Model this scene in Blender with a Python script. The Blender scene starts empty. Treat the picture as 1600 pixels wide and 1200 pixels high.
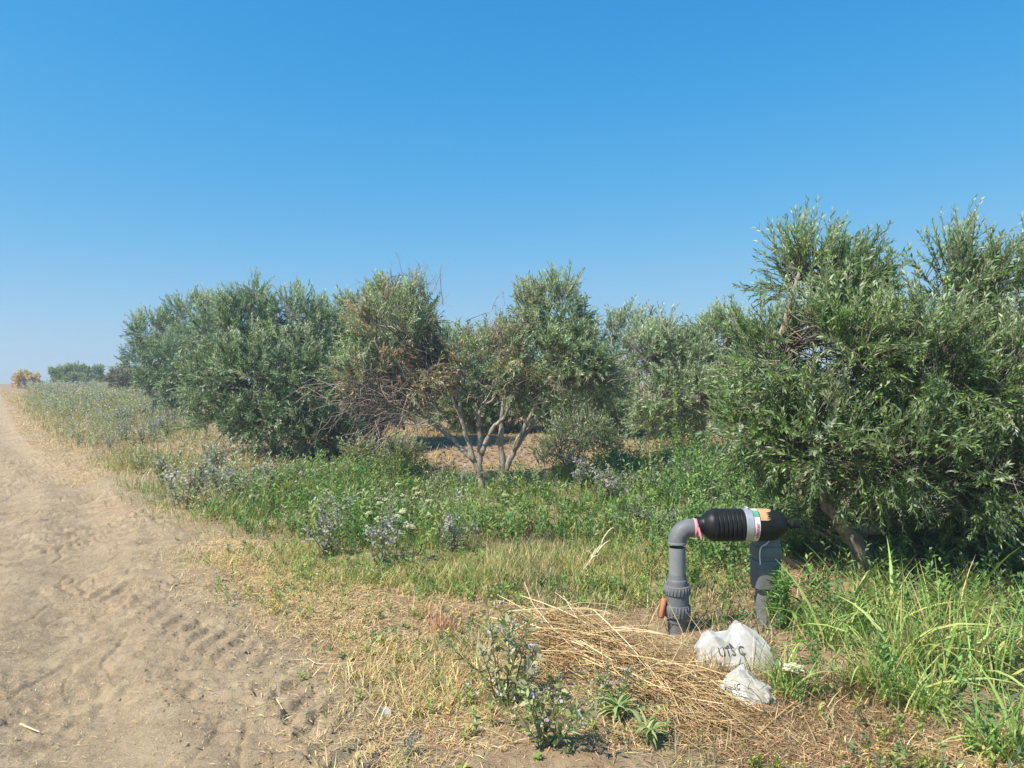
import bpy, bmesh, math, random
import numpy as np
from mathutils import Vector, Matrix
from mathutils.bvhtree import BVHTree

random.seed(11)
rng = np.random.default_rng(11)
HAZE = 0.0028                      # density of the air box built at the end
scene = bpy.context.scene
COL = scene.collection

# ------------------------------------------------------------------ camera
CAM_H = 1.6
F_PX = 1180.0                      # focal length in pixels of a 1600 px wide picture
cam_d = bpy.data.cameras.new('camera')
cam_d.sensor_width = 36.0
cam_d.lens = 36.0 * F_PX / 1600.0
cam_d.clip_start = 0.05
cam_d.clip_end = 3000.0
cam = bpy.data.objects.new('camera', cam_d)
cam.location = (0, 0, CAM_H)
cam.rotation_euler = (math.radians(90), 0, 0)
COL.objects.link(cam)
scene.camera = cam

# ------------------------------------------------------------------ sky and sun
SUN_EL = math.radians(52)
SUN_AZ = math.atan2(-0.82, -0.57)          # clockwise from +Y: left, a little behind the camera
sun_vec = Vector((math.sin(SUN_AZ) * math.cos(SUN_EL), math.cos(SUN_AZ) * math.cos(SUN_EL), math.sin(SUN_EL)))
world = bpy.data.worlds.new('World')
scene.world = world
world.use_nodes = True
wn = world.node_tree
wn.nodes.clear()
sky = wn.nodes.new('ShaderNodeTexSky')
sky.sky_type = 'NISHITA'
sky.sun_disc = False
sky.sun_elevation = SUN_EL
sky.sun_rotation = SUN_AZ
sky.altitude = 0
sky.air_density = 1.0
sky.dust_density = 0.0
sky.ozone_density = 6.0
# the phone's rendering of that sky: a curve per channel holds back the glare low down and deepens the blue
nsk = wn.nodes.new('ShaderNodeVectorMath'); nsk.operation = 'SCALE'; nsk.inputs['Scale'].default_value = 0.1
crv = wn.nodes.new('ShaderNodeRGBCurve')
for ch, pts_ in enumerate((((0, 0), (.088, .034), (.15, .10), (.318, .30), (.593, .47), (1, .55)),
                           ((0, 0), (.1675, .30), (.278, .425), (.506, .585), (.648, .65), (1, .71)),
                           ((0, 0), (.34, .70), (.498, .80), (.7, .85), (1, .88)))):
    c_ = crv.mapping.curves[ch]
    while len(c_.points) < len(pts_): c_.points.new(.5, .5)
    for p_, (x_, y_) in zip(c_.points, pts_): p_.location = (x_, y_)
crv.mapping.update()
gain = wn.nodes.new('ShaderNodeVectorMath'); gain.operation = 'SCALE'; gain.inputs['Scale'].default_value = 4.05
bg = wn.nodes.new('ShaderNodeBackground')
bg.inputs['Strength'].default_value = 0.15
wo = wn.nodes.new('ShaderNodeOutputWorld')
wn.links.new(sky.outputs[0], nsk.inputs[0])
wn.links.new(nsk.outputs[0], crv.inputs['Color'])
wn.links.new(crv.outputs[0], gain.inputs[0])
wn.links.new(gain.outputs[0], bg.inputs['Color'])
wn.links.new(bg.outputs[0], wo.inputs['Surface'])

sun_d = bpy.data.lights.new('sun', 'SUN')
sun_d.energy = 4.5
sun_d.angle = math.radians(0.55)
sun_d.color = (1.0, 0.91, 0.78)
sun = bpy.data.objects.new('sun', sun_d)
sun.rotation_euler = sun_vec.to_track_quat('Z', 'Y').to_euler()
sun.location = sun_vec * 40
COL.objects.link(sun)

scene.view_settings.view_transform = 'Standard'
scene.view_settings.look = 'None'
scene.view_settings.exposure = 0.75
scene.view_settings.gamma = 1.0
scene.view_settings.use_curve_mapping = False
scene.render.engine = 'CYCLES'
scene.cycles.max_bounces = 6
scene.cycles.diffuse_bounces = 3
scene.cycles.glossy_bounces = 2
scene.cycles.transmission_bounces = 3
scene.cycles.transparent_max_bounces = 4

# ------------------------------------------------------------------ helpers: noise
def _h(ix, iy, seed):
    n = (ix.astype(np.int64) * 374761393 + iy.astype(np.int64) * 668265263 + seed * 974634777) & 0xFFFFFFFF
    n = ((n ^ (n >> 13)) * 1274126177) & 0xFFFFFFFF
    n = (n ^ (n >> 16)) & 0xFFFF
    return n / 65535.0

def vnoise(x, y, seed=0):
    x = np.asarray(x, float); y = np.asarray(y, float)
    ix = np.floor(x); iy = np.floor(y)
    fx = x - ix; fy = y - iy
    fx = fx * fx * (3 - 2 * fx); fy = fy * fy * (3 - 2 * fy)
    a = _h(ix, iy, seed); b = _h(ix + 1, iy, seed); c = _h(ix, iy + 1, seed); d = _h(ix + 1, iy + 1, seed)
    return (a + (b - a) * fx) * (1 - fy) + (c + (d - c) * fx) * fy - 0.5

def fbm(x, y, seed=0, oct=4, lac=2.03, gain=0.5):
    x = np.asarray(x, float); y = np.asarray(y, float)
    s = 0; a = 1.0
    for o in range(oct):
        s = s + a * vnoise(x, y, seed + o * 17)
        x = x * lac + 3.7; y = y * lac - 1.3; a *= gain
    return s

def sstep(a, b, x):
    t = np.clip((np.asarray(x, float) - a) / (b - a), 0, 1)
    return t * t * (3 - 2 * t)

def nrm(v):
    return v / np.maximum(np.linalg.norm(v, axis=-1, keepdims=True), 1e-9)

def U(a, b, n=None):
    return rng.uniform(a, b, n)

def lin(r, g, b):
    f = lambda c: ((c / 255 + 0.055) / 1.055) ** 2.4 if c > 10 else c / 255 / 12.92
    return np.array([f(r), f(g), f(b)])

# ------------------------------------------------------------------ terrain functions
_KY = [-80, 5, 8, 12, 16, 24, 35, 50, 65, 90, 900]
_KZ = [0.0, 0.0, 0.03, 0.12, 0.24, 0.48, 0.82, 1.20, 1.40, 1.47, 1.49]
def base_z(y):
    return np.interp(y, _KY, _KZ)

def at(px, py):
    """point of the ground seen at a pixel of the 1600 x 1200 photograph"""
    k = (py - 600.0) / F_PX
    y = 4.0
    for _ in range(60):
        y = 0.5 * y + 0.5 * min(120.0, (CAM_H - float(base_z(y))) / max(k, 1e-3))
    return np.array([(px - 800.0) / F_PX * y, y])

def pt(px, py, y):
    """point of space at distance y"""
    return np.array([(px - 800.0) / F_PX * y, y, CAM_H + (600.0 - py) / F_PX * y])

_EY = [-60, 0, 2, 3.15, 4.0, 4.8, 6.3, 9.2, 11.7, 16, 25.4, 39, 60, 110, 900]
_EX = [6.0, 1.1, 0.0, -0.55, -1.05, -1.5, -2.35, -3.95, -5.8, -9.3, -16.3, -26.0, -41, -78, -640]
def edge_x(y):
    return np.interp(y, _EY, _EX)
TRACK_W = 5.8

def edge_d(x, y):
    return edge_x(y) - x

def ground_z(x, y):
    x = np.asarray(x, float); y = np.asarray(y, float)
    d = edge_d(x, y) + 0.5 * fbm(x * 0.9, y * 0.9, 5, 3)
    inside = sstep(-0.15, 0.45, d) * sstep(TRACK_W + 0.6, TRACK_W, d)
    near = np.clip(1 - y / 60.0, 0, 1)
    return base_z(y) + near * (0.05 * fbm(x * 0.45, y * 0.45, 1, 3) + 0.022 * fbm(x * 2.6, y * 2.6, 2, 3)
                               + 0.012 * fbm(x * 9, y * 9, 3, 2)) - 0.07 * inside

# tractor tread: a turning wheel path that leaves the track
_TP = np.array([at(120, 920), at(255, 985), at(365, 1060), at(455, 1150), at(520, 1260)])
def tread(x, y):
    best = np.full(np.shape(x), 9.0); sacc = np.zeros(np.shape(x)); side = np.zeros(np.shape(x)); s0 = 0
    for i in range(len(_TP) - 1):
        a, b = _TP[i], _TP[i + 1]
        d = b - a; L = np.hypot(*d); d = d / L
        t = np.clip((x - a[0]) * d[0] + (y - a[1]) * d[1], 0, L)
        qx = x - a[0] - t * d[0]; qy = y - a[1] - t * d[1]
        dist = np.hypot(qx, qy)
        m = dist < best
        best = np.where(m, dist, best); sacc = np.where(m, s0 + t, sacc)
        side = np.where(m, qx * d[1] - qy * d[0], side)
        s0 += L
    w = sstep(0.34, 0.24, best)
    ph = (sacc + 0.8 * np.abs(side)) / 0.20
    bar = np.abs((ph + 0.5 * (side > 0)) % 1.0 - 0.5) * 2
    return w, sstep(0.35, 0.7, bar)

def track_z(x, y):
    x = np.asarray(x, float); y = np.asarray(y, float)
    d = edge_d(x, y)
    near = np.clip(1 - y / 45.0, 0, 1)
    z = base_z(y) + 0.012
    z = z + near * (0.05 * fbm(x * 0.7, y * 0.7, 21, 3) + 0.012 * fbm(x * 3.1, y * 3.1, 22, 3))
    wob = 0.35 * fbm(x * 0.35, y * 0.35, 31, 2)
    for c0, w0, a0 in ((1.25, 0.28, 0.045), (3.1, 0.3, 0.05)):
        q = (d + wob - c0) / w0
        z = z - near * a0 * np.exp(-q * q) + near * 0.02 * np.exp(-((np.abs(q) - 1.9) / 0.6) ** 2)
    rough = sstep(-0.05, 0.25, fbm(x * 0.8, y * 0.8, 41, 3) + 0.15 - 0.12 * np.abs(d - 0.8))
    z = z + near * (0.005 + 0.030 * rough) * np.abs(fbm(x * 8.5, y * 8.5, 42, 3))
    along = x + .62 * y                                                        # scuffs drawn out along the wheel paths
    z = z + near * 0.011 * sstep(-.1, .25, fbm(x * .9, y * .9, 45, 2)) * fbm(along * 7.0, y * 1.3, 44, 4)
    z = z + near * 0.006 * fbm(x * 1.8 + y, along * 6.0, 46, 3)
    z = z + near * (0.008 + 0.020 * rough) * fbm(x * 20, y * 20, 43, 3)
    g1 = np.abs(fbm((x + .3 * y) * 2.6, y * .9, 51, 3)); g2 = np.abs(fbm((x - .1 * y) * 3.4 + 5, y * 1.5, 52, 3))   # sharp little scarps along the wheel paths
    z = z - near * .020 * sstep(.035, .0, g1) * sstep(-.12, .1, fbm(x * 1.1, y * 1.1, 53, 2)) - near * .014 * sstep(.03, .0, g2) * sstep(-.05, .15, fbm(x * 1.4, y * 1.4, 54, 2))
    w, bar = tread(x, y)
    worn = np.clip(.75 + 1.6 * fbm(x * 2.2, y * 2.2, 47, 3), .1, 1.2)
    z = z + w * (-0.018 + 0.027 * bar * worn) + w * .012 * fbm(x * 14, y * 14, 48, 3)
    z = z - 0.10 * sstep(0.25, -0.5, d + 0.5 * fbm(x * 1.1, y * 1.1, 6, 3))
    z = z - 0.10 * sstep(TRACK_W - 0.3, TRACK_W + 0.4, d)
    return z

def hz(x, y):
    x = np.asarray(x, float); y = np.asarray(y, float)
    g = ground_z(x, y)
    d = edge_d(x, y)
    return np.where((d > -0.6) & (d < TRACK_W + 0.5), np.maximum(g, track_z(x, y)), g)

# ------------------------------------------------------------------ helpers: meshes and objects
def mesh_from(name, V, quads=None, tris=None, col=None, mat=None, smooth=False):
    me = bpy.data.meshes.new(name)
    V = np.ascontiguousarray(V, dtype=np.float32)
    nq = 0 if quads is None else len(quads)
    nt = 0 if tris is None else len(tris)
    me.vertices.add(len(V)); me.vertices.foreach_set('co', V.ravel())
    idx = []
    if nq: idx.append(np.asarray(quads, np.int32).ravel())
    if nt: idx.append(np.asarray(tris, np.int32).ravel())
    idx = np.concatenate(idx)
    me.loops.add(len(idx)); me.loops.foreach_set('vertex_index', idx)
    starts = np.concatenate([np.arange(nq) * 4, nq * 4 + np.arange(nt) * 3]).astype(np.int32)
    me.polygons.add(nq + nt); me.polygons.foreach_set('loop_start', starts)
    if smooth:
        me.polygons.foreach_set('use_smooth', np.ones(nq + nt, bool))
    if col is not None:
        a = me.color_attributes.new('Col', 'FLOAT_COLOR', 'POINT')
        c = np.ones((len(V), 4), np.float32); c[:, :3] = col
        a.data.foreach_set('color', c.ravel())
    me.update(calc_edges=True)
    me.validate()
    if mat is not None: me.materials.append(mat)
    return me

def link(name, me, parent=None, loc=None):
    o = bpy.data.objects.new(name, me)
    COL.objects.link(o)
    if parent is not None: o.parent = parent
    if loc is not None: o.location = loc
    return o

def tag(o, label=None, cat=None, group=None, kind=None):
    if label: o['label'] = label
    if cat: o['category'] = cat
    if group: o['group'] = group
    if kind: o['kind'] = kind
    return o

def thing(name, loc, label, cat, group=None, rz=0.0):
    o = bpy.data.objects.new(name, None)
    o.empty_display_size = 0.1
    o.location = loc
    o.rotation_euler = (0, 0, rz)
    COL.objects.link(o)
    return tag(o, label, cat, group)

class Buf:
    """collects vertices, quads, tris and colours of one mesh"""
    def __init__(self): self.V = []; self.Q = []; self.T = []; self.C = []; self.n = 0
    def add(self, V, Q=None, T=None, C=None):
        V = np.asarray(V, float).reshape(-1, 3)
        if Q is not None and len(Q): self.Q.append(np.asarray(Q) + self.n)
        if T is not None and len(T): self.T.append(np.asarray(T) + self.n)
        if C is None: C = np.array([0.5, 0.5, 0.5])
        C = np.asarray(C, float)
        if C.ndim == 1: C = np.tile(C, (len(V), 1))
        self.V.append(V); self.C.append(C); self.n += len(V)
    def mesh(self, name, mat, smooth=False, off=None):
        V = np.concatenate(self.V)
        if off is not None: V = V - np.asarray(off)
        return mesh_from(name, V, np.concatenate(self.Q) if self.Q else None,
                         np.concatenate(self.T) if self.T else None, np.concatenate(self.C), mat, smooth)

def tube(P, R, sides=6, cap=True):
    P = np.asarray(P, float); n = len(P)
    R = np.broadcast_to(np.asarray(R, float), (n,))
    T = np.gradient(P, axis=0); T = nrm(T)
    ref = np.array([0.0, 0, 1]) if abs(T[0][2]) < 0.9 else np.array([1.0, 0, 0])
    V = []
    u = nrm(np.cross(T[0], ref))
    for i in range(n):
        u = nrm(u - T[i] * np.dot(u, T[i])); w = np.cross(T[i], u)
        a = np.arange(sides) / sides * 2 * math.pi
        V.append(P[i] + R[i] * (np.cos(a)[:, None] * u + np.sin(a)[:, None] * w))
    V = np.concatenate(V); Q = []
    for i in range(n - 1):
        for k in range(sides):
            k2 = (k + 1) % sides
            Q.append((i * sides + k, i * sides + k2, (i + 1) * sides + k2, (i + 1) * sides + k))
    Tt = []
    if cap:
        V = np.concatenate([V, P[:1], P[-1:]]); a, b = len(V) - 2, len(V) - 1
        for k in range(sides):
            k2 = (k + 1) % sides
            Tt.append((a, k2, k)); Tt.append((b, (n - 1) * sides + k, (n - 1) * sides + k2))
    return V, np.array(Q), (np.array(Tt) if Tt else None)

def spline(P, n):
    """Catmull-Rom through the points"""
    P = np.asarray(P, float)
    Q = np.concatenate([[2 * P[0] - P[1]], P, [2 * P[-1] - P[-2]]])
    out = []
    m = len(P) - 1
    for s in np.linspace(0, m - 1e-6, n):
        i = int(s); t = s - i
        a, b, c, d = Q[i], Q[i + 1], Q[i + 2], Q[i + 3]
        out.append(0.5 * ((2 * b) + (c - a) * t + (2 * a - 5 * b + 4 * c - d) * t * t + (3 * b - a - 3 * c + d) * t ** 3))
    return np.array(out)

def twigs(P0, P1, P2, r0, r1, col):
    """many thin bent three-sided twigs at once: P0 -> P1 -> P2"""
    n = len(P0)
    P = np.stack([P0, P1, P2], 1)
    ax = nrm(P2 - P0)
    ref = np.tile(np.array([0.3, 0.5, 0.81]), (n, 1))
    u = nrm(np.cross(ax, ref)); w = np.cross(ax, u)
    R = np.stack([np.broadcast_to(r0, (n,)), 0.5 * (np.broadcast_to(r0, (n,)) + np.broadcast_to(r1, (n,))), np.broadcast_to(r1, (n,))], 1)
    V = np.zeros((n, 3, 3, 3))
    for k in range(3):
        a = k * 2 * math.pi / 3
        V[:, :, k, :] = P + R[:, :, None] * (math.cos(a) * u + math.sin(a) * w)[:, None, :]
    Q = []
    for s in range(2):
        for k in range(3):
            k2 = (k + 1) % 3
            Q.append((s * 3 + k, s * 3 + k2, (s + 1) * 3 + k2, (s + 1) * 3 + k))
    Q = (np.array(Q)[None] + (np.arange(n) * 9)[:, None, None]).reshape(-1, 4)
    C = np.repeat(np.broadcast_to(col, (n, 3)), 9, axis=0)
    return V.reshape(-1, 3), Q, C

def leaves_on(org, dirs, length, nleaf, ll, lw, ang, col, bend=None, t0=0.08, roll=0.6, fold=0.12):
    """leaves set along many shoots; col (N,3) per shoot or (N,nleaf,3) per leaf"""
    N = len(org)
    t = t0 + (1 - t0) * (np.arange(nleaf)[None, :] + U(0, 0.9, (N, nleaf))) / nleaf
    length = np.broadcast_to(length, (N,))
    if bend is None: bend = np.zeros((N, 3))
    P = org[:, None, :] + dirs[:, None, :] * (length[:, None] * t)[..., None] + bend[:, None, :] * (t ** 2)[..., None]
    axis = nrm(dirs[:, None, :] * length[:, None, None] + 2 * bend[:, None, :] * t[..., None])
    ref = np.array([0.31, 0.52, 0.79])
    u = nrm(np.cross(axis, ref)); w = np.cross(axis, u)
    k = np.arange(nleaf)[None, :]
    az = (k // 2) * (math.pi / 2) + (k % 2) * math.pi + U(0, 6.28, (N, 1)) + U(-0.5, 0.5, (N, nleaf))
    rad = np.cos(az)[..., None] * u + np.sin(az)[..., None] * w
    an = ang + U(-0.3, 0.3, (N, nleaf))
    ld = nrm(axis * np.cos(an)[..., None] + rad * np.sin(an)[..., None] + 0.12 * rng.normal(size=(N, nleaf, 3)))
    nn = nrm(axis - ld * np.sum(axis * ld, -1, keepdims=True))
    sd = np.cross(nn, ld)
    ro = U(-roll, roll, (N, nleaf))[..., None]
    sd2 = sd * np.cos(ro) + nn * np.sin(ro); nn2 = np.cross(ld, sd2)
    L = (ll * U(0.7, 1.25, (N, nleaf)))[..., None]
    W = (lw * U(0.75, 1.25, (N, nleaf)))[..., None]
    b = P; tip = P + ld * L - nn2 * L * U(-0.03, 0.08, (N, nleaf))[..., None]
    mid = P + ld * L * 0.48 + nn2 * L * fold
    V = np.stack([b, mid + sd2 * W * 0.5, tip, mid - sd2 * W * 0.5], 2)
    M = N * nleaf
    Q = np.arange(M * 4).reshape(M, 4)
    if col.ndim == 2: col = np.repeat(col[:, None, :], nleaf, 1)
    C = np.repeat(col.reshape(M, 1, 3), 4, 1).reshape(-1, 3)
    return V.reshape(-1, 3), Q, C

def blades(base, head, L, w, th0, kap, col, seg=3, tipcol=None):
    """grass blades as tapered bent strips"""
    N = len(base)
    L = np.broadcast_to(L, (N,)); w = np.broadcast_to(w, (N,))
    h = np.stack([np.cos(head), np.sin(head), np.zeros(N)], 1)
    tw = head + math.pi / 2 + U(-0.7, 0.7, N)
    s = np.stack([np.cos(tw), np.sin(tw), np.zeros(N)], 1)
    P = base.copy(); V = []
    C = []
    for k in range(seg + 1):
        t = k / seg
        wt = w * (1 - t ** 1.6) * 0.5 * (0.75 + 0.5 * math.sin(min(1, t * 1.8) * math.pi / 2))
        c = col if tipcol is None else col * (1 - t) + tipcol * t
        if k < seg:
            V.append(P - s * wt[:, None]); V.append(P + s * wt[:, None]); C += [c, c]
            th = th0 + kap * (k + 0.5) / seg
            P = P + (L / seg)[:, None] * (np.sin(th)[:, None] * h + np.cos(th)[:, None] * np.array([0, 0, 1.0]))
        else:
            V.append(P); C.append(c)
    nv = 2 * seg + 1
    V = np.stack(V, 1).reshape(-1, 3); C = np.stack(C, 1).reshape(-1, 3)
    off = (np.arange(N) * nv)[:, None]
    Q = np.concatenate([np.array([[2 * k, 2 * k + 1, 2 * k + 3, 2 * k + 2]]) + off for k in range(seg - 1)]) if seg > 1 else None
    T = np.array([[2 * seg - 2, 2 * seg - 1, 2 * seg]]) + off
    return V, Q, T, C

def mixcol(cols, n, w=None, jit=0.12):
    cols = np.asarray(cols)
    i = rng.choice(len(cols), n, p=w)
    return np.clip(cols[i] * (1 + jit * rng.normal(size=(n, 1))) * (1 + 0.4 * jit * rng.normal(size=(n, 3))), 0.004, 0.95)

def in_poly(poly, n):
    """n random ground points in a polygon given by pixels of the photograph"""
    P = np.array([at(*p) for p in poly])
    lo, hi = P.min(0), P.max(0)
    out = np.zeros((0, 2))
    while len(out) < n:
        q = U(0, 1, (n * 2, 2)) * (hi - lo) + lo
        c = np.zeros(len(q), bool); j = len(P) - 1
        for i in range(len(P)):
            a, b = P[i], P[j]
            cond = (a[1] > q[:, 1]) != (b[1] > q[:, 1])
            xs = (b[0] - a[0]) * (q[:, 1] - a[1]) / (b[1] - a[1] + 1e-12) + a[0]
            c ^= cond & (q[:, 0] < xs); j = i
        out = np.concatenate([out, q[c]])
    return out[:n]

def near_bias(q, p=1.0):
    """thin out far points so that the density follows nearness"""
    return q[rng.random(len(q)) < np.clip((6.0 / np.maximum(q[:, 1], 1)) ** p, 0.02, 1)]

def clear_pipe(q):
    """trodden bare spot round the foot of the pipe"""
    return q[~((q[:, 0] > .86) & (q[:, 0] < 1.5) & (q[:, 1] > 3.95) & (q[:, 1] < 5.05))]

def on_ground(q, dz=0.0):
    return np.column_stack([q, hz(q[:, 0], q[:, 1]) + dz])

# ------------------------------------------------------------------ materials
def new_mat(name):
    m = bpy.data.materials.new(name); m.use_nodes = True
    nt = m.node_tree; nt.nodes.clear()
    out = nt.nodes.new('ShaderNodeOutputMaterial')
    return m, nt, out

def N(nt, kind, **kw):
    n = nt.nodes.new(kind)
    for k, v in kw.items():
        if k in n.inputs.keys(): n.inputs[k].default_value = v
        else: setattr(n, k, v)
    return n

def noise(nt, vec, scale, detail=5, rough=0.6):
    n = N(nt, 'ShaderNodeTexNoise', Scale=scale, Detail=detail, Roughness=rough)
    if vec is not None: nt.links.new(vec, n.inputs['Vector'])
    return n

def ramp(nt, fac, stops):
    r = nt.nodes.new('ShaderNodeValToRGB')
    e = r.color_ramp.elements
    while len(e) < len(stops): e.new(0.5)
    for i, (p, c) in enumerate(stops):
        e[i].position = p
        e[i].color = (c, c, c, 1) if np.isscalar(c) else (c[0], c[1], c[2], 1)
    nt.links.new(fac, r.inputs['Fac'])
    return r

def mix(nt, fac, a, b, mode='MIX'):
    m = nt.nodes.new('ShaderNodeMix'); m.data_type = 'RGBA'; m.blend_type = mode
    for sock, v in ((m.inputs['Factor'], fac), (m.inputs['A'], a), (m.inputs['B'], b)):
        pass
    fs, sa, sb = m.inputs[0], m.inputs[6], m.inputs[7]
    for s, v in ((fs, fac), (sa, a), (sb, b)):
        if hasattr(v, 'is_output'): nt.links.new(v, s)
        elif np.isscalar(v): s.default_value = v
        else: s.default_value = (v[0], v[1], v[2], 1)
    return m.outputs[2]

def foliage(name, rough=0.5, trans=0.25, spec=0.35):
    m, nt, out = new_mat(name)
    a = N(nt, 'ShaderNodeAttribute', attribute_name='Col')
    p = N(nt, 'ShaderNodeBsdfPrincipled', Roughness=rough)
    p.inputs['Specular IOR Level'].default_value = spec
    nt.links.new(a.outputs['Color'], p.inputs['Base Color'])
    if trans > 0:
        tr = nt.nodes.new('ShaderNodeBsdfTranslucent')
        c2 = mix(nt, 1.0, a.outputs['Color'], (1.35, 1.45, 0.7), 'MULTIPLY')
        nt.links.new(c2, tr.inputs['Color'])
        ms = nt.nodes.new('ShaderNodeMixShader'); ms.inputs[0].default_value = trans
        nt.links.new(p.outputs[0], ms.inputs[1]); nt.links.new(tr.outputs[0], ms.inputs[2])
        nt.links.new(ms.outputs[0], out.inputs['Surface'])
    else:
        nt.links.new(p.outputs[0], out.inputs['Surface'])
    return m

M_OLIVE = foliage('olive_leaf', 0.5, 0.3, 0.4)
M_GRASS = foliage('grass_blade', 0.5, 0.3, 0.3)
M_WEED = foliage('weed_leaf', 0.6, 0.25, 0.2)
M_DRY = foliage('dry_straw', 0.65, 0.12, 0.25)
M_PETAL = foliage('petal', 0.6, 0.3, 0.1)
M_TWIG = foliage('twig_bark', 0.85, 0.0, 0.15)
M_CLOD = foliage('soil_clod', 0.95, 0.0, 0.05)

def bark_mat():
    m, nt, out = new_mat('olive_bark')
    tc = nt.nodes.new('ShaderNodeTexCoord')
    mp = N(nt, 'ShaderNodeMapping'); mp.inputs['Scale'].default_value = (1, 1, 0.25)
    nt.links.new(tc.outputs['Object'], mp.inputs[0])
    n1 = noise(nt, mp.outputs[0], 18, 8, 0.7); n2 = noise(nt, tc.outputs['Object'], 4, 4, 0.5)
    r = ramp(nt, n1.outputs['Fac'], [(0.3, (0.10, 0.085, 0.07)), (0.5, (0.32, 0.28, 0.23)), (0.72, (0.54, 0.49, 0.42))])
    c = mix(nt, ramp(nt, n2.outputs['Fac'], [(0.4, 0.0), (0.65, 0.6)]).outputs[0], r.outputs[0], (0.30, 0.24, 0.17))
    p = N(nt, 'ShaderNodeBsdfPrincipled', Roughness=0.9)
    p.inputs['Specular IOR Level'].default_value = 0.15
    nt.links.new(c, p.inputs['Base Color'])
    b = N(nt, 'ShaderNodeBump', Strength=0.9, Distance=0.02)
    nt.links.new(n1.outputs['Fac'], b.inputs['Height']); nt.links.new(b.outputs[0], p.inputs['Normal'])
    nt.links.new(p.outputs[0], out.inputs['Surface'])
    return m
M_BARK = bark_mat()

def soil_mat(name, cols, litter, litter_amt, bump=0.6):
    """cols dark -> light; litter colour strewn in patches"""
    m, nt, out = new_mat(name)
    tc = nt.nodes.new('ShaderNodeTexCoord')
    v = tc.outputs['Object']
    big = noise(nt, v, 0.9, 7, 0.68); mid = noise(nt, v, 4.5, 6, 0.65); fin = noise(nt, v, 38, 6, 0.75)
    grain = noise(nt, v, 170, 3, 0.7)
    mp = N(nt, 'ShaderNodeMapping'); mp.inputs['Scale'].default_value = (1.0, 0.35, 1.0)
    mp.inputs['Rotation'].default_value = (0, 0, 0.6)
    nt.links.new(v, mp.inputs[0])
    streak = noise(nt, mp.outputs[0], 7, 5, 0.7)
    s = N(nt, 'ShaderNodeMath', operation='MULTIPLY_ADD'); nt.links.new(mid.outputs['Fac'], s.inputs[0]); s.inputs[1].default_value = 0.5
    s2 = N(nt, 'ShaderNodeMath', operation='MULTIPLY_ADD'); nt.links.new(fin.outputs['Fac'], s2.inputs[0]); s2.inputs[1].default_value = 0.35
    nt.links.new(s2.outputs[0], s.inputs[2])
    nt.links.new(grain.outputs['Fac'], s2.inputs[2])
    sc = N(nt, 'ShaderNodeMath', operation='MULTIPLY'); nt.links.new(s.outputs[0], sc.inputs[0]); sc.inputs[1].default_value = 0.54
    r = ramp(nt, sc.outputs[0], [(0.38, cols[0]), (0.49, cols[1]), (0.60, cols[2])])
    c = mix(nt, ramp(nt, big.outputs['Fac'], [(0.45, 0.0), (0.64, 0.7)]).outputs[0], r.outputs[0], cols[3])
    f = N(nt, 'ShaderNodeMath', operation='MULTIPLY')
    nt.links.new(ramp(nt, streak.outputs['Fac'], [(0.5, 0.0), (0.68, 1.0)]).outputs[0], f.inputs[0]); f.inputs[1].default_value = litter_amt
    c = mix(nt, f.outputs[0], c, litter)
    p = N(nt, 'ShaderNodeBsdfPrincipled', Roughness=0.95)
    p.inputs['Specular IOR Level'].default_value = 0.1
    nt.links.new(c, p.inputs['Base Color'])
    b = N(nt, 'ShaderNodeBump', Strength=bump, Distance=0.03); nt.links.new(fin.outputs['Fac'], b.inputs['Height'])
    b2 = N(nt, 'ShaderNodeBump', Strength=bump * 0.7, Distance=0.008); nt.links.new(grain.outputs['Fac'], b2.inputs['Height'])
    nt.links.new(b.outputs[0], b2.inputs['Normal']); nt.links.new(b2.outputs[0], p.inputs['Normal'])
    nt.links.new(p.outputs[0], out.inputs['Surface'])
    return m
M_TRACK = soil_mat('track_sand', [(0.15, 0.105, 0.062), (0.38, 0.288, 0.186), (0.54, 0.42, 0.28), (0.40, 0.305, 0.195)], (0.55, 0.45, 0.28), 0.5, 0.8)
M_GROUND = soil_mat('field_soil', [(0.12, 0.085, 0.052), (0.29, 0.21, 0.135), (0.42, 0.32, 0.21), (0.31, 0.21, 0.13)], (0.46, 0.36, 0.20), 0.6)

def plain_mat(name, col, rough=0.5, metal=0.0, dirt=0.25, dirtcol=(0.28, 0.22, 0.15), scale=14, spec=0.4, bump=0.15):
    m, nt, out = new_mat(name)
    tc = nt.nodes.new('ShaderNodeTexCoord')
    n1 = noise(nt, tc.outputs['Object'], scale, 6, 0.65); n2 = noise(nt, tc.outputs['Object'], scale * 6, 4, 0.6)
    f = ramp(nt, n1.outputs['Fac'], [(0.42, 0.0), (0.72, dirt)])
    c = mix(nt, f.outputs[0], col, dirtcol)
    c = mix(nt, ramp(nt, n2.outputs['Fac'], [(0.55, 0.0), (0.75, 0.25)]).outputs[0], c, np.clip(np.array(col) * 1.5 + 0.03, 0, 0.9))
    p = N(nt, 'ShaderNodeBsdfPrincipled', Metallic=metal)
    p.inputs['Specular IOR Level'].default_value = spec
    nt.links.new(c, p.inputs['Base Color'])
    rr = ramp(nt, n1.outputs['Fac'], [(0.3, rough), (0.75, min(1, rough + 0.25))])
    nt.links.new(rr.outputs[0], p.inputs['Roughness'])
    b = N(nt, 'ShaderNodeBump', Strength=bump, Distance=0.004)
    nt.links.new(n2.outputs['Fac'], b.inputs['Height']); nt.links.new(b.outputs[0], p.inputs['Normal'])
    nt.links.new(p.outputs[0], out.inputs['Surface'])
    return m

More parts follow.
